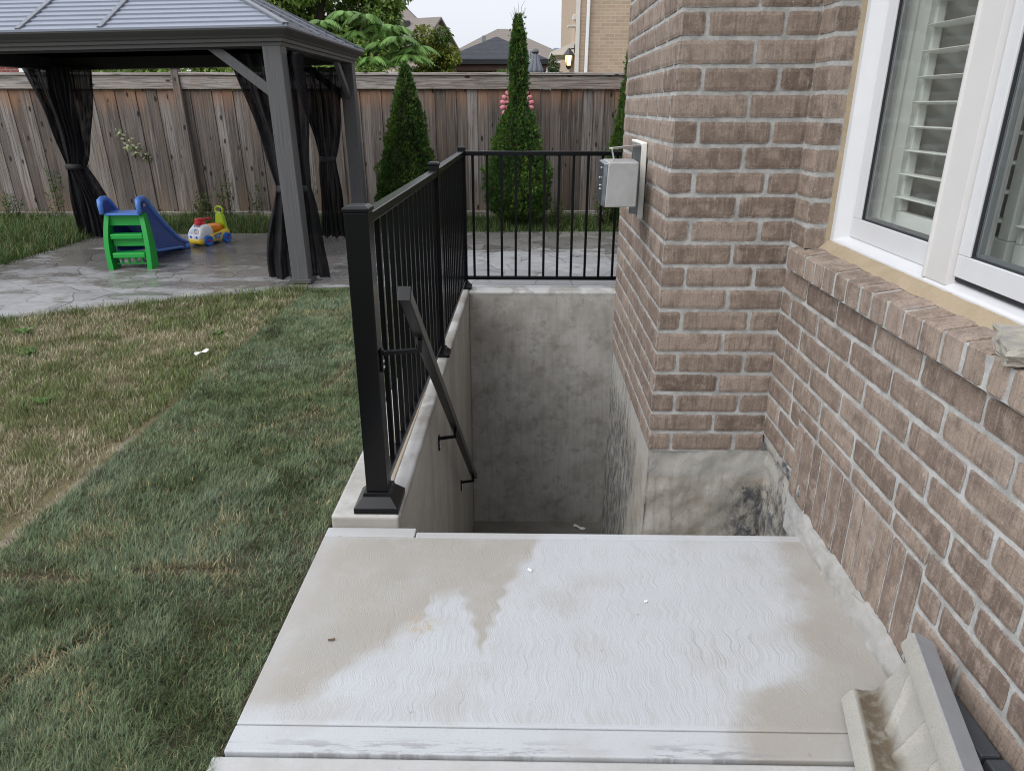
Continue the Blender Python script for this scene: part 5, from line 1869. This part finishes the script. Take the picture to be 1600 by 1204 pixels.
# weeds against the boards
WEEDS = [('tall thin weed against the boards left of the tied curtain', -6.35, 9.86, 0.75, 10), ('low bushy weed at the fence foot, farthest left', -6.95, 9.75, 0.45, 14),
         ('leafy weed just left of the ride-on truck at the fence', -4.28, 9.72, 0.45, 22), ('upright green weed behind the lime truck handle', -4.05, 9.85, 0.72, 12),
         ('wispy weed right of the ride-on truck', -3.62, 9.90, 0.60, 8), ('thin weed behind the nearest gazebo post', -2.95, 9.92, 0.65, 9),
         ('bright grassy weed clump at the foot of the tall cedar', 0.42, 9.25, 0.40, 22), ('bright leafy weed clump beside the slim cedar at the brick bay', 0.98, 9.20, 0.50, 26)]
for (lb, wx, wy, wh, ns) in WEEDS:
    root = thing('weed', lb, 'weed', (wx, wy, -0.04), 'weeds growing along the fence')
    VV, CC = [], []
    st = MB()
    for s in range(ns):
        a = random.uniform(0, 6.28); h = wh * random.uniform(0.5, 1.0); rr = random.uniform(0.02, 0.14)
        p0 = Vector((wx + random.uniform(-.08, .08), wy + random.uniform(-.05, .05), -0.04))
        p1 = p0 + Vector((math.cos(a) * rr, min(0.02, math.sin(a) * rr), h))
        pm = p0.lerp(p1, 0.5) + Vector((0, 0, h * 0.08))
        st.tube([p0, pm, p1], [0.003, 0.0025, 0.0015], 5)
        m_ = int(10 + h * 22)
        t = RNG.uniform(0.1, 1.0, m_)[:, None]
        P = np.array(p0) * (1 - t) ** 2 + 2 * np.array(pm) * t * (1 - t) + np.array(p1) * t ** 2
        D = rnd_dirs(m_, 0.3)
        L = RNG.uniform(0.025, 0.06, m_)
        col = np.array([0.085, 0.135, 0.035]) * RNG.uniform(0.6, 1.4, (m_, 1))
        v, c = leaf_arrays(P, D, rnd_dirs(m_, 1.0), L, L * 0.35, col)
        VV.append(v); CC.append(c)
    st.build('stem', M['bark'], root)
    leaf_obj('leaves', np.concatenate(VV), np.concatenate(CC), root)

# broad-leaved weeds in the old lawn
for (lb, wx, wy, nl, rr) in (('flat bright green broad leaved weed in the dry lawn, nearest the bottom left', -2.52, 3.42, 22, 0.055), ('broad leaved weed in the dry lawn between the paper scrap and the left edge', -3.10, 4.20, 26, 0.07),
                             ('low broad leaved weed in the lawn close to the patio edge', -3.42, 4.62, 24, 0.08), ('dark green broad leaved weed clump in the old lawn nearest the sod', -2.08, 4.62, 20, 0.05)):
    root = thing('lawn_weed', lb, 'weed', (wx, wy, -0.02), 'broad leaved weeds in the old lawn')
    a = RNG.uniform(0, 2 * np.pi, nl)
    D = np.c_[np.cos(a), np.sin(a), RNG.uniform(0.15, 0.9, nl)]
    P = np.c_[wx + RNG.normal(0, 0.018, nl), wy + RNG.normal(0, 0.018, nl), np.full(nl, -0.012)]
    L_ = RNG.uniform(0.6, 1.1, nl) * rr
    v, c = leaf_arrays(P, D, np.tile(np.array([[0, 0, 1.0]]), (nl, 1)), L_, L_ * 0.45, np.array([0.085, 0.165, 0.035]) * RNG.uniform(0.7, 1.3, (nl, 1)))
    leaf_obj('leaves', v, c, root)

# variegated branch poking through the boards
vb = thing('variegated_branch', 'pale variegated leafy branch poking through the fence boards', 'branch', (-5.28, 10.02, 0.9))
st = MB()
br = [Vector((-5.10, 10.06, 0.78)), Vector((-5.17, 9.97, 0.86)), Vector((-5.29, 9.95, 0.97)), Vector((-5.40, 9.97, 1.10))]
st.tube(br, [0.005, 0.004, 0.003, 0.002], 6)
st.build('twig', M['bark'], vb)
m_ = 46
t = RNG.random(m_) * 2.999
P = np.array([np.array(br[int(a)].lerp(br[int(a) + 1], a % 1)) for a in t]) + RNG.normal(0, 0.03, (m_, 3)) * np.array([1, .4, 1])
L = RNG.uniform(0.05, 0.085, m_)
col = np.where(RNG.random((m_, 1)) < 0.55, np.array([0.42, 0.44, 0.27]), np.array([0.16, 0.23, 0.08])) * RNG.uniform(.8, 1.15, (m_, 1))
v, c = leaf_arrays(P, unit(RNG.normal(0, 1, (m_, 3)) * np.array([1, 0.3, 0.8]) + np.array([0.3, -.2, 0.2])), unit(RNG.normal(0, .4, (m_, 3)) + np.array([0, -1, .4])), L, L * 0.5, col)
leaf_obj('leaves', v, c, vb)

# pink petal ornament on the fence, half covered by the tall cedar
M['pink'] = plain('pink_painted_metal', (0.62, 0.20, 0.26), 0.5, 0, 0.08)
fo = thing('flower_ornament', 'pink petalled flower ornament hung on the fence behind the tall cedar', 'ornament', (-0.125, 10.05, 1.43))
ctr = Vector((-0.118, 10.10, 1.445))
for ringr, np_, sc in ((0.125, 13, 0.85), (0.185, 18, 0.9)):
    first = None
    for k in range(np_):
        a = 2 * math.pi * (k + (0.5 if sc > 0.88 else 0)) / np_
        if first is None:
            q = MB()
            q.lathe((0, 0, 0), [(0.004, -0.045), (0.022, -0.025), (0.030, 0.008), (0.022, 0.035), (0.004, 0.046)], 10, M=Matrix.Diagonal((1, 0.35, 1)))
            first = q.build('petal', M['pink'], None, smooth=True)
            o = first
        else:
            o = first.copy(); COL.objects.link(o)
        o.parent = fo
        o.location = Vector((ctr.x + ringr * math.cos(a), ctr.y - (0.015 if sc < 0.88 else 0.03), ctr.z + ringr * math.sin(a) * 0.95)) - WL[fo.name]
        o.rotation_euler = (0, math.pi / 2 - a, 0)
        o.scale = (sc, sc, sc)
q = MB(); q.lathe((ctr.x, ctr.y - 0.02, ctr.z), [(0.11, -0.02), (0.12, 0.0), (0.03, 0.02)], 16, axis='y'); q.build('centre', M['pink'], fo, smooth=True)


# ------------------------------------------------------------------ trees beyond the fence
def tree(label, base, trunk_pts, clumps, n, leaf, cols, group='trees beyond the fence', name='leafy_tree', flat=0.7):
    root = thing(name, label, 'tree', base, group)
    t = MB()
    for pts_, r0, r1 in trunk_pts:
        k = len(pts_)
        t.tube(pts_, [r0 + (r1 - r0) * i / (k - 1) for i in range(k)], 8)
    t.build('trunk', M['bark'], root, smooth=True)
    Cn = np.array([c[:3] for c in clumps], float); Rr = np.array([c[3] for c in clumps], float)
    w = Rr ** 2; w /= w.sum()
    idx = RNG.choice(len(clumps), n, p=w)
    d = rnd_dirs(n)
    rad = Rr[idx] * RNG.uniform(0.45, 1.05, n) ** 0.6
    lump = 0.75 + 0.5 * fbm(d[:, 0] * 2 + idx, d[:, 2] * 2 + d[:, 1], 1.6, 61)
    P = Cn[idx] + d * (rad * lump)[:, None] * np.array([1, 1, flat])
    D = unit(d * 0.6 + RNG.normal(0, 0.6, (n, 3)) + np.array([0, 0, -0.25]))
    Nn = unit(RNG.normal(0, 0.6, (n, 3)) + np.array([0, 0, 1.0]))
    L = RNG.uniform(0.7, 1.3, n) * leaf
    cc = np.array(cols)
    ci = cc[(idx * 7 + (RNG.random(n) < 0.35) * 3) % len(cols)]
    col = ci * RNG.uniform(0.65, 1.35, (n, 1))
    v, c = leaf_arrays(P, D, Nn, L, L * 0.55, col)
    leaf_obj('crown', v, c, root)
    return root


def clump_cloud(cx, cy, cz, rx, ry, rz, k, r0, r1, seed):
    rg = random.Random(seed)
    out = []
    while len(out) < k:
        a, b, c = rg.uniform(-1, 1), rg.uniform(-1, 1), rg.uniform(-1, 1)
        if a * a + b * b + c * c > 1: continue
        out.append((cx + a * rx, cy + b * ry, cz + c * rz, rg.uniform(r0, r1)))
    return out


G1 = [(0.16, 0.25, 0.055), (0.21, 0.31, 0.065), (0.12, 0.20, 0.045), (0.25, 0.34, 0.08)]
tree('large green spreading tree rising behind the gazebo roof', (-4.4, 15.5, -0.1),
     [([(-4.4, 15.5, -0.1), (-4.35, 15.5, 1.2), (-4.2, 15.5, 2.4), (-3.9, 15.4, 3.4)], 0.16, 0.06), ([(-4.35, 15.5, 1.2), (-3.6, 15.3, 2.0), (-3.1, 15.2, 2.9)], 0.09, 0.03), ([(-4.3, 15.5, 1.6), (-5.2, 15.6, 2.6), (-5.8, 15.6, 3.4)], 0.09, 0.03)],
     clump_cloud(-4.6, 15.5, 3.1, 1.9, 1.2, 1.55, 46, 0.35, 0.65, 3) + [(-2.75, 15.2, 3.0, .38), (-2.9, 15.2, 2.5, .4), (-2.5, 15.1, 3.35, .3)], 52000, 0.105, G1)
tree('bushy mid green tree seen under the gazebo roof, left of the fence post', (-6.6, 12.4, -0.1),
     [([(-6.6, 12.4, -0.1), (-6.6, 12.4, 1.2), (-6.4, 12.4, 2.0)], 0.08, 0.03)],
     clump_cloud(-6.4, 12.4, 1.85, 1.6, 0.5, 0.75, 24, 0.28, 0.45, 5), 11000, 0.075, G1)
tree('bushy mid green tree seen under the gazebo roof, right of the fence post', (-4.2, 11.9, -0.1),
     [([(-4.2, 11.9, -0.1), (-4.2, 11.9, 1.2), (-4.1, 11.9, 2.0)], 0.08, 0.03)],
     clump_cloud(-4.0, 11.9, 1.75, 1.35, 0.45, 0.6, 22, 0.26, 0.42, 6), 11000, 0.075, G1)
tree('yellow green slender tree between the feathery tree and the black roofed pavilion', (-1.95, 15.8, -0.1),
     [([(-1.95, 15.8, -0.1), (-1.95, 15.8, 1.4), (-1.9, 15.8, 2.4)], 0.06, 0.02)],
     clump_cloud(-1.95, 15.8, 2.15, 0.52, 0.4, 0.85, 24, 0.16, 0.28, 8), 9000, 0.075, [(0.13, 0.17, 0.022), (0.19, 0.22, 0.03), (0.075, 0.12, 0.02)])
tree('round green shrub top showing above the fence right of the pavilion post', (-1.22, 14.6, -0.1),
     [([(-1.22, 14.6, -0.1), (-1.22, 14.6, 1.4)], 0.04, 0.02)],
     clump_cloud(-1.22, 14.6, 1.80, 0.24, 0.2, 0.36, 12, 0.13, 0.2, 9), 3200, 0.05, [(0.06, 0.12, 0.02), (0.10, 0.16, 0.03)])
tree('green shrub top against the tall cedar, below the black pavilion roof', (-0.50, 14.6, -0.1),
     [([(-0.5, 14.6, -0.1), (-0.5, 14.6, 1.4)], 0.04, 0.02)],
     clump_cloud(-0.42, 14.6, 1.84, 0.26, 0.2, 0.36, 12, 0.12, 0.2, 10), 3200, 0.05, [(0.06, 0.12, 0.02), (0.11, 0.16, 0.03)])
tree('dark green low hedge bush at the fence top below the feathery tree', (-2.7, 12.6, -0.1),
     [([(-2.7, 12.6, -0.1), (-2.7, 12.6, 1.4)], 0.05, 0.02)],
     clump_cloud(-2.45, 12.6, 1.60, 0.85, 0.3, 0.35, 18, 0.16, 0.26, 11), 6000, 0.06, G1)
tree('small conifer top right of the folded umbrella', (0.62, 16.5, -0.1),
     [([(0.62, 16.5, -0.1), (0.62, 16.5, 2.0)], 0.04, 0.01)],
     [(0.62, 16.5, 1.6, .22), (0.60, 16.5, 1.95, .17), (0.57, 16.5, 2.2, .10), (0.55, 16.5, 2.35, .06)], 1500, 0.06, [(0.05, 0.09, 0.02), (0.03, 0.06, 0.015)], flat=1.2)

# feathery tree: arching compound leaves
su = thing('sumac_tree', 'light green feathery leaved tree with arching fronds beyond the fence', 'tree', (-2.55, 12.9, -0.1), 'trees beyond the fence')
st = MB()
limbs = [([(-2.95, 12.9, -0.1), (-2.80, 12.9, 1.6), (-2.62, 12.9, 2.05), (-2.35, 12.85, 2.35)], 0.05, 0.02), ([(-2.80, 12.9, 1.5), (-3.05, 12.9, 2.0), (-3.10, 12.9, 2.4)], 0.035, 0.015),
         ([(-2.66, 12.9, 2.0), (-2.55, 12.95, 2.45), (-2.60, 12.9, 2.75)], 0.025, 0.01), ([(-2.80, 12.9, 1.6), (-2.2, 12.8, 1.9), (-1.9, 12.8, 2.15)], 0.03, 0.012)]
for p, a, b in limbs: st.tube(p, [a + (b - a) * i / (len(p) - 1) for i in range(len(p))], 7)
st.build('trunk', M['bark'], su, smooth=True)
VV, CC = [], []
heads = [(-2.35, 12.85, 2.38), (-3.10, 12.9, 2.42), (-2.60, 12.9, 2.78), (-1.90, 12.8, 2.18), (-2.05, 12.8, 2.45), (-2.85, 12.85, 2.15), (-2.5, 12.8, 2.15), (-3.3, 12.9, 2.7), (-2.2, 12.9, 2.1), (-2.75, 13.0, 2.55), (-3.2, 13.0, 2.2), (-2.4, 13.0, 2.65), (-2.05, 13.0, 2.25), (-2.95, 13.1, 2.85), (-2.3, 13.0, 2.55), (-2.65, 12.9, 2.35), (-3.35, 13.0, 2.45), (-1.8, 12.9, 2.32), (-2.15, 13.0, 2.62)]
for hx, hy, hz in heads:
    for k in range(11):
        a = 2 * math.pi * k / 11 + random.uniform(-.3, .3)
        ln = random.uniform(0.22, 0.42)
        d = np.array([math.cos(a), math.sin(a) * 0.8, 0])
        col = np.array([0.14, 0.25, 0.065]) * random.uniform(0.7, 1.45)
        m_ = 13
        for q in range(m_):
            t = (q + 1.2) / (m_ + 0.6)
            p = np.array([hx, hy, hz]) + d * ln * t + np.array([0, 0, ln * (0.55 * t - 0.85 * t * t)])
            tang = d + np.array([0, 0, 0.55 - 1.7 * t]); tang /= np.linalg.norm(tang)
            s_ = np.cross(tang, [0, 0, 1.0]); s_ /= np.linalg.norm(s_)
            L_ = 0.125 * math.sin(math.pi * (0.2 + 0.72 * t)) + 0.02
            for sg in (-1, 1):
                D = s_ * sg * 0.85 + tang * 0.4 + np.array([0, 0, -0.45])
                v, c = leaf_arrays(p[None], D[None], np.array([[0, 0, 1.0]]), np.array([L_]), np.array([L_ * 0.30]), (col * random.uniform(.85, 1.15))[None])
                VV.append(v); CC.append(c)
leaf_obj('fronds', np.concatenate(VV), np.concatenate(CC), su)
# ------------------------------------------------------------------ buildings beyond the fence
def far_brick(name, a, b, mo, scale):
    m = NT(name)
    x, y, z = m.sep()
    br = m.n('ShaderNodeTexBrick')
    m.set(br.inputs['Vector'], m.comb(m.math('ADD', x, m.math('MULTIPLY', y, 1.0)), z, 0.0))
    br.inputs['Scale'].default_value = 1.0
    br.inputs['Brick Width'].default_value = 0.267 * scale
    br.inputs['Row Height'].default_value = 0.089 * scale
    br.inputs['Mortar Size'].default_value = 0.007 * scale
    br.inputs['Color1'].default_value = (*a, 1); br.inputs['Color2'].default_value = (*b, 1); br.inputs['Mortar'].default_value = (*mo, 1)
    c = m.mix(m.ss(m.noise(m.obj(), 1.2, 5), 0.35, 0.7, 0, 0.4), br.outputs[0], tuple(q * 0.8 for q in a))
    return m.out(c, 0.9)


def shingles(name, a, b):
    m = NT(name)
    x, y, z = m.sep()
    rows = m.math('FRACT', m.math('MULTIPLY', z, 9.0))
    nz = m.noise(m.mapping((6, 6, 9.0)), 1.0, 3, 0.7)
    c = m.mix(nz, a, b)
    c = m.mix(m.ss(rows, 0.75, 1.0, 0, 0.5), c, tuple(q * 0.55 for q in a))
    return m.out(c, 0.9, spec=0.2)


M['brick_tan'] = far_brick('tan_brick', (0.42, 0.315, 0.225), (0.34, 0.25, 0.175), (0.47, 0.40, 0.32), 1.0)
M['brick_beige'] = far_brick('beige_brick', (0.50, 0.42, 0.36), (0.43, 0.36, 0.31), (0.5, 0.45, 0.4), 1.0)
M['brick_red'] = far_brick('red_brick', (0.20, 0.05, 0.045), (0.16, 0.045, 0.04), (0.3, 0.25, 0.22), 1.2)
M['sh_brown'] = shingles('brown_roof_shingles', (0.15, 0.130, 0.115), (0.20, 0.175, 0.155))
M['sh_black'] = shingles('black_roof_shingles', (0.028, 0.030, 0.036), (0.060, 0.062, 0.070))
M['sh_blue'] = shingles('slate_roof_shingles', (0.12, 0.14, 0.18), (0.15, 0.17, 0.21))
M['trim'] = plain('cream_trim', (0.58, 0.55, 0.50), 0.6)
M['white_trim'] = plain('white_trim', (0.72, 0.72, 0.72), 0.6)
M['win_dark'] = plain('dark_window_glass', (0.06, 0.075, 0.09), 0.15)
M['redwood'] = streaked('stained_cedar', (0.16, 0.045, 0.022), (0.26, 0.075, 0.035), 0.6)


def window_part(house_, x0, x1, y, z0, z1, trim):
    m = MB()
    w = 0.09
    m.box(x0 - w, x0, y - 0.06, y + 0.02, z0 - w, z1 + w); m.box(x1, x1 + w, y - 0.06, y + 0.02, z0 - w, z1 + w)
    m.box(x0, x1, y - 0.06, y + 0.02, z0 - w, z0); m.box(x0, x1, y - 0.06, y + 0.02, z1, z1 + w)
    m.box((x0 + x1) / 2 - .03, (x0 + x1) / 2 + .03, y - 0.05, y + 0.02, z0, z1)
    f = m.build('window', trim, house_)
    m = MB(); m.box(x0, x1, y - 0.015, y + 0.01, z0, z1); m.build('pane', M['win_dark'], f)


# tan brick house on the right
bh = thing('tan_brick_house', 'tall tan brick house wall with white downspout beyond the fence on the right', 'house', (3.5, 22, -0.1))
m = MB(); m.box(1.385, 9.0, 22.0, 32.0, -0.1, 7.2); m.build('wall', M['brick_tan'], bh)
m = MB(); m.box(1.355, 1.462, 21.95, 22.06, -0.1, 7.2); m.build('corner_board', M['trim'], bh)
m = MB()
m.bar((1.655, 21.93, 1.7), (1.72, 21.93, 7.2), 0.085, 0.07, up=(0, 1, 0)); m.bar((1.63, 21.93, -0.1), (1.655, 21.93, 1.7), 0.085, 0.07, up=(0, 1, 0))
m.build('downspout', M['white_trim'], bh, bevel=0.01)
m = MB()
i = [m.vert(p) for p in ((0.9, 21.5, 7.2), (9.5, 21.5, 7.2), (9.5, 32.5, 7.2), (0.9, 32.5, 7.2), (5.2, 25.5, 9.6), (5.2, 28.5, 9.6))]
for f in ((0, 3, 2, 1), (0, 1, 4), (1, 2, 5, 4), (2, 3, 5), (3, 0, 4, 5)): m.face([i[q] for q in f])
m.build('roof', M['sh_brown'], bh)
m = MB()
m.box(1.16, 1.384, 22.4, 22.8, 3.50, 3.55); m.box(1.30, 1.384, 22.4, 22.8, 3.68, 3.82)
m.build('side_vent_hood', M['trim'], bh, bevel=0.01)
m = MB()
m.hexa([(0.70, 22.6, 2.80), (1.384, 22.6, 2.80), (1.384, 25, 2.80), (0.70, 25, 2.80), (0.70, 22.6, 2.87), (1.384, 22.6, 3.15), (1.384, 25, 3.15), (0.70, 25, 2.87)])
m.build('porch_roof', M['trim'], bh)
# lit porch lamp
M['lamp_metal'] = plain('dark_lamp_metal', (0.02, 0.018, 0.016), 0.5)
em = NT('lamp_glow')
em.b.inputs['Emission Color'].default_value = (1.0, 0.62, 0.25, 1); em.b.inputs['Emission Strength'].default_value = 2.2
em.b.inputs['Base Color'].default_value = (0.9, 0.7, 0.45, 1)
M['glow'] = em.mat
lp = thing('porch_lamp', 'lit lantern with warm glow on the side of the tan brick house', 'lamp', (1.22, 22.2, 2.3))
lx, ly, lz_ = 1.19, 22.12, 2.63
m = MB()
m.lathe((lx, ly, lz_), [(0.10, 0.16), (0.17, 0.13), (0.05, 0.27), (0.02, 0.31)], 8)
m.lathe((lx, ly, lz_), [(0.02, -0.24), (0.06, -0.20), (0.08, -0.15), (0.08, -0.14)], 8)
for a in range(4):
    t = math.pi / 4 + a * math.pi / 2
    m.bar((lx + .085 * math.cos(t), ly + .085 * math.sin(t), lz_ - .15), (lx + .12 * math.cos(t), ly + .12 * math.sin(t), lz_ + .14), 0.016, 0.016)
m.bar((lx, ly, lz_ + 0.28), (1.36, ly, lz_ + 0.30), 0.03, 0.03); m.box(1.335, 1.356, ly - .06, ly + .06, lz_ + .18, lz_ + .40)
m.build('housing', M['lamp_metal'], lp)
m = MB(); m.lathe((lx, ly, lz_), [(0.070, -0.13), (0.090, 0.0), (0.10, 0.12)], 12); m.build('glass', M['glow'], lp, smooth=True)

# black roofed pavilion
pv = thing('garden_pavilion', 'garden pavilion with black shingled hip roof and stained red posts beyond the fence', 'pavilion', (-0.75, 18.9, -0.1))
m = MB()
x0, x1, y0, y1 = -1.97, 0.52, 17.9, 20.3
apx = [(-0.74, 19.1, 2.985), (-0.70, 19.1, 2.985)]
i = [m.vert(p) for p in ((x0, y0, 2.42), (x1, y0, 2.42), (x1, y1, 2.42), (x0, y1, 2.42), *apx)]
for f in ((0, 1, 5, 4), (1, 2, 5), (2, 3, 4, 5), (3, 0, 4)): m.face([i[q] for q in f])
m.build('roof', M['sh_black'], pv)
m = MB(); m.box(x0 + 0.01, x1 - 0.01, y0 + 0.01, y1 - 0.01, 2.325, 2.4185); m.build('fascia', M['gaz_inner'], pv)
m = MB(); m.box(x0 + .06, x1 - .06, y0 + .06, y1 - .06, 2.19, 2.3245); m.build('beam', plain('soffit', (0.05, 0.022, 0.016), 0.8), pv)
for (a, b) in ((x0 + .30, y0 + .15), (x1 - .30, y0 + .15), (x1 - .30, y1 - .15), (x0 + .30, y1 - .15)):
    m = MB(); m.box(a - .075, a + .075, b - .075, b + .075, -0.1, 2.1895); m.build('post', M['redwood'], pv, bevel=0.006)
m = MB()
for k in range(5):
    m.box(x0 + .3, x1 - .3, y1 - .18, y1 - .12, 0.9 + 0.25 * k, 1.12 + 0.25 * k)
m.build('back_screen', M['redwood'], pv)

# closed umbrella
ub = thing('patio_umbrella', 'folded grey cantilever umbrella standing between the pavilion and the far houses', 'umbrella', (0.15, 15.0, -0.1))
M['umb'] = plain('grey_canvas', (0.15, 0.16, 0.185), 0.85, 0, 0.08, 20)
m = MB()
prof = [(0.03, 2.38), (0.055, 2.33), (0.08, 2.22), (0.13, 2.08), (0.125, 2.02), (0.10, 2.0), (0.13, 1.80), (0.15, 1.55), (0.13, 1.35), (0.02, 1.30)]
rings = []
for r, z in prof:
    rings.append([m.vert((0.17 + r * (1 + 0.22 * math.cos(8 * t)) * math.cos(t), 15.0 + r * (1 + 0.22 * math.cos(8 * t)) * math.sin(t), z)) for t in [2 * math.pi * j / 48 for j in range(48)]])
for a, b in zip(rings[:-1], rings[1:]):
    for j in range(48): m.face((a[j], a[(j + 1) % 48], b[(j + 1) % 48], b[j]))
m.build('canopy', M['umb'], ub, smooth=True)
m = MB()
m.tube([(0.17, 15.0, -0.1), (0.17, 15.0, 2.36)], 0.02, 8)
m.lathe((0.17, 15.0, 2.34), [(0.03, 0.0), (0.075, 0.05), (0.05, 0.09), (0.01, 0.11)], 10)
m.build('mast', M['gaz_beam'], ub)
m = MB()
m.bar((0.12, 15.05, 2.40), (-0.12, 15.1, 1.75), 0.035, 0.035); m.bar((-0.12, 15.1, 1.75), (-0.22, 15.1, -0.1), 0.045, 0.045)
m.box(0.04, 0.075, 15.0, 15.1, 2.30, 2.44)
m.build('arm', M['steel'], ub)

# far hip roofed house
fh = thing('hip_roofed_house', 'distant house with broad brown hip roof and two white trimmed windows', 'house', (-0.8, 46, -0.1))
m = MB(); m.box(-4.2, 3.4, 45.0, 54.0, -0.1, 4.0); m.build('wall', M['brick_beige'], fh)
m = MB()
i = [m.vert(p) for p in ((-4.75, 44.6, 4.02), (3.05, 44.6, 3.80), (4.2, 55, 3.9), (-4.75, 55, 4.0), (-1.75, 47.6, 5.72), (-1.15, 47.6, 5.72), (1.2, 47.6, 4.72), (-2.95, 46.8, 5.10))]
for f in ((0, 1, 6, 5, 4, 7), (1, 2, 6), (2, 5, 6), (2, 3, 4, 5), (3, 0, 7, 4)): m.face([i[q] for q in f])
m.build('roof', M['sh_brown'], fh)
m = MB()
m.hexa([(-4.75, 44.55, 3.90), (3.1, 44.55, 3.68), (3.1, 45, 3.68), (-4.75, 45, 3.90), (-4.75, 44.55, 4.0), (3.1, 44.55, 3.78), (3.1, 45, 3.78), (-4.75, 45, 4.0)])
m.build('gutter', M['trim'], fh)
for x in (1.22, 2.02):
    window_part(fh, x, x + 0.36, 44.98, 2.5, 3.42, M['white_trim'])
m = MB(); m.box(-2.55, -2.35, 45.6, 45.8, 4.6, 5.2); m.build('vent_pipe', M['steel_dark'], fh)
m = MB()
i = [m.vert(p) for p in ((-3.3, 44.4, 3.9), (-2.5, 44.4, 3.9), (-2.9, 44.4, 4.35), (-2.9, 46.5, 4.35), (-3.3, 46.5, 4.2), (-2.5, 46.5, 4.2))]
m.face((i[0], i[1], i[2])); m.face((i[0], i[2], i[3], i[4])); m.face((i[1], i[5], i[3], i[2]))
m.build('dormer', M['trim'], fh)
# slate roof behind
sh = thing('slate_roofed_house', 'distant house with a dark blue grey roof just left of the tan brick wall', 'house', (3.4, 60, -0.1))
m = MB(); m.box(1.9, 6.5, 60, 68, -0.1, 4.6); m.build('wall', M['brick_beige'], sh)
m = MB()
i = [m.vert(p) for p in ((1.2, 59.5, 4.5), (7.0, 59.5, 4.4), (7.0, 69, 4.4), (1.2, 69, 4.5), (2.2, 63, 5.75), (5.5, 63, 5.55))]
for f in ((0, 1, 5, 4), (1, 2, 5), (2, 3, 4, 5), (3, 0, 4)): m.face([i[q] for q in f])
m.build('roof', M['sh_blue'], sh)

# gabled house
gh = thing('gabled_house', 'beige gabled house with brown roof half hidden by the trees', 'house', (-6.3, 44, -0.1))


def loc2(u, v, z):      # u along the ridge, v across
    a = R(-24)
    return (-4.75 + u * math.cos(a) - v * math.sin(a), 42.5 + u * math.sin(a) + v * math.cos(a), z)


m = MB()
m.hexa([loc2(-5.5, -1.9, -.1), loc2(0, -1.9, -.1), loc2(0, 1.9, -.1), loc2(-5.5, 1.9, -.1), loc2(-5.5, -1.9, 4.2), loc2(0, -1.9, 4.2), loc2(0, 1.9, 4.2), loc2(-5.5, 1.9, 4.2)])
m.poly([loc2(0, -1.9, 4.2), loc2(0, 1.9, 4.2), loc2(0, 0, 5.65)])
m.build('wall', M['brick_beige'], gh)
m = MB()
for s in (-1, 1):
    m.hexa([loc2(-5.7, s * 2.35, 3.95), loc2(0.25, s * 2.35, 3.95), loc2(0.25, 0, 5.72), loc2(-5.7, 0, 5.72),
            loc2(-5.7, s * 2.35, 4.07), loc2(0.25, s * 2.35, 4.07), loc2(0.25, 0, 5.84), loc2(-5.7, 0, 5.84)])
m.build('roof', M['sh_brown'], gh)
m = MB(); q = loc2(-1.6, -0.5, 5.42); m.box(q[0] - .16, q[0] + .16, q[1] - .16, q[1] + .16, 5.2, 5.68); m.build('roof_vent', M['lamp_metal'], gh)
m = MB(); m.box(-12.5, -6.6, 46, 54, -0.1, 5.4); m.build('wing', M['brick_beige'], gh)
m = MB()
i = [m.vert(p) for p in ((-13, 45.5, 5.3), (-5.6, 45.5, 5.3), (-5.6, 54.5, 5.3), (-13, 54.5, 5.3), (-9.5, 50, 8.6), (-9.0, 50, 8.6))]
for f in ((0, 1, 5, 4), (1, 2, 5), (2, 3, 4, 5), (3, 0, 4)): m.face([i[q] for q in f])
m.build('wing_roof', M['sh_brown'], gh)

# red brick house far left
rh = thing('red_brick_house', 'red brick house glimpsed under the gazebo roof at the far left', 'house', (-21, 26, -0.1))
m = MB(); m.box(-26, -17.0, 26, 34, -0.1, 6); m.build('wall', M['brick_red'], rh)
m = MB(); m.box(-17.0, -16.75, 25.9, 26.1, -0.1, 6); m.box(-16.3, -16.1, 25.9, 26.1, -.1, 6); m.build('white_post', M['white_trim'], rh)
m = MB()
i = [m.vert(p) for p in ((-27, 25.4, 6), (-15.8, 25.4, 6), (-15.8, 34.6, 6), (-27, 34.6, 6), (-22, 30, 8.6), (-20.5, 30, 8.6))]
for f in ((0, 3, 2, 1), (0, 1, 5, 4), (1, 2, 5), (2, 3, 4, 5), (3, 0, 4)): m.face([i[q] for q in f])
m.build('roof', M['sh_brown'], rh)
# low white fence piece right of the umbrella
wf = thing('white_trellis', 'short piece of white picket trellis right of the folded umbrella', 'trellis', (0.45, 15.6, -0.1))
first = None
for k in range(5):
    if first is None:
        m = MB(); m.box(0.30, 0.355, 15.6, 15.62, -0.1, 2.06); first = m.build('slat', M['white_trim'], wf, bevel=0.004)
    else:
        c = first.copy(); COL.objects.link(c); c.parent = wf; c.location = (0.075 * k, 0, 0)
m = MB(); m.box(0.29, 0.67, 15.6205, 15.64, 1.96, 2.0); m.box(0.29, 0.67, 15.6205, 15.64, 0.6, 0.65); m.build('cross_rail', M['white_trim'], wf)
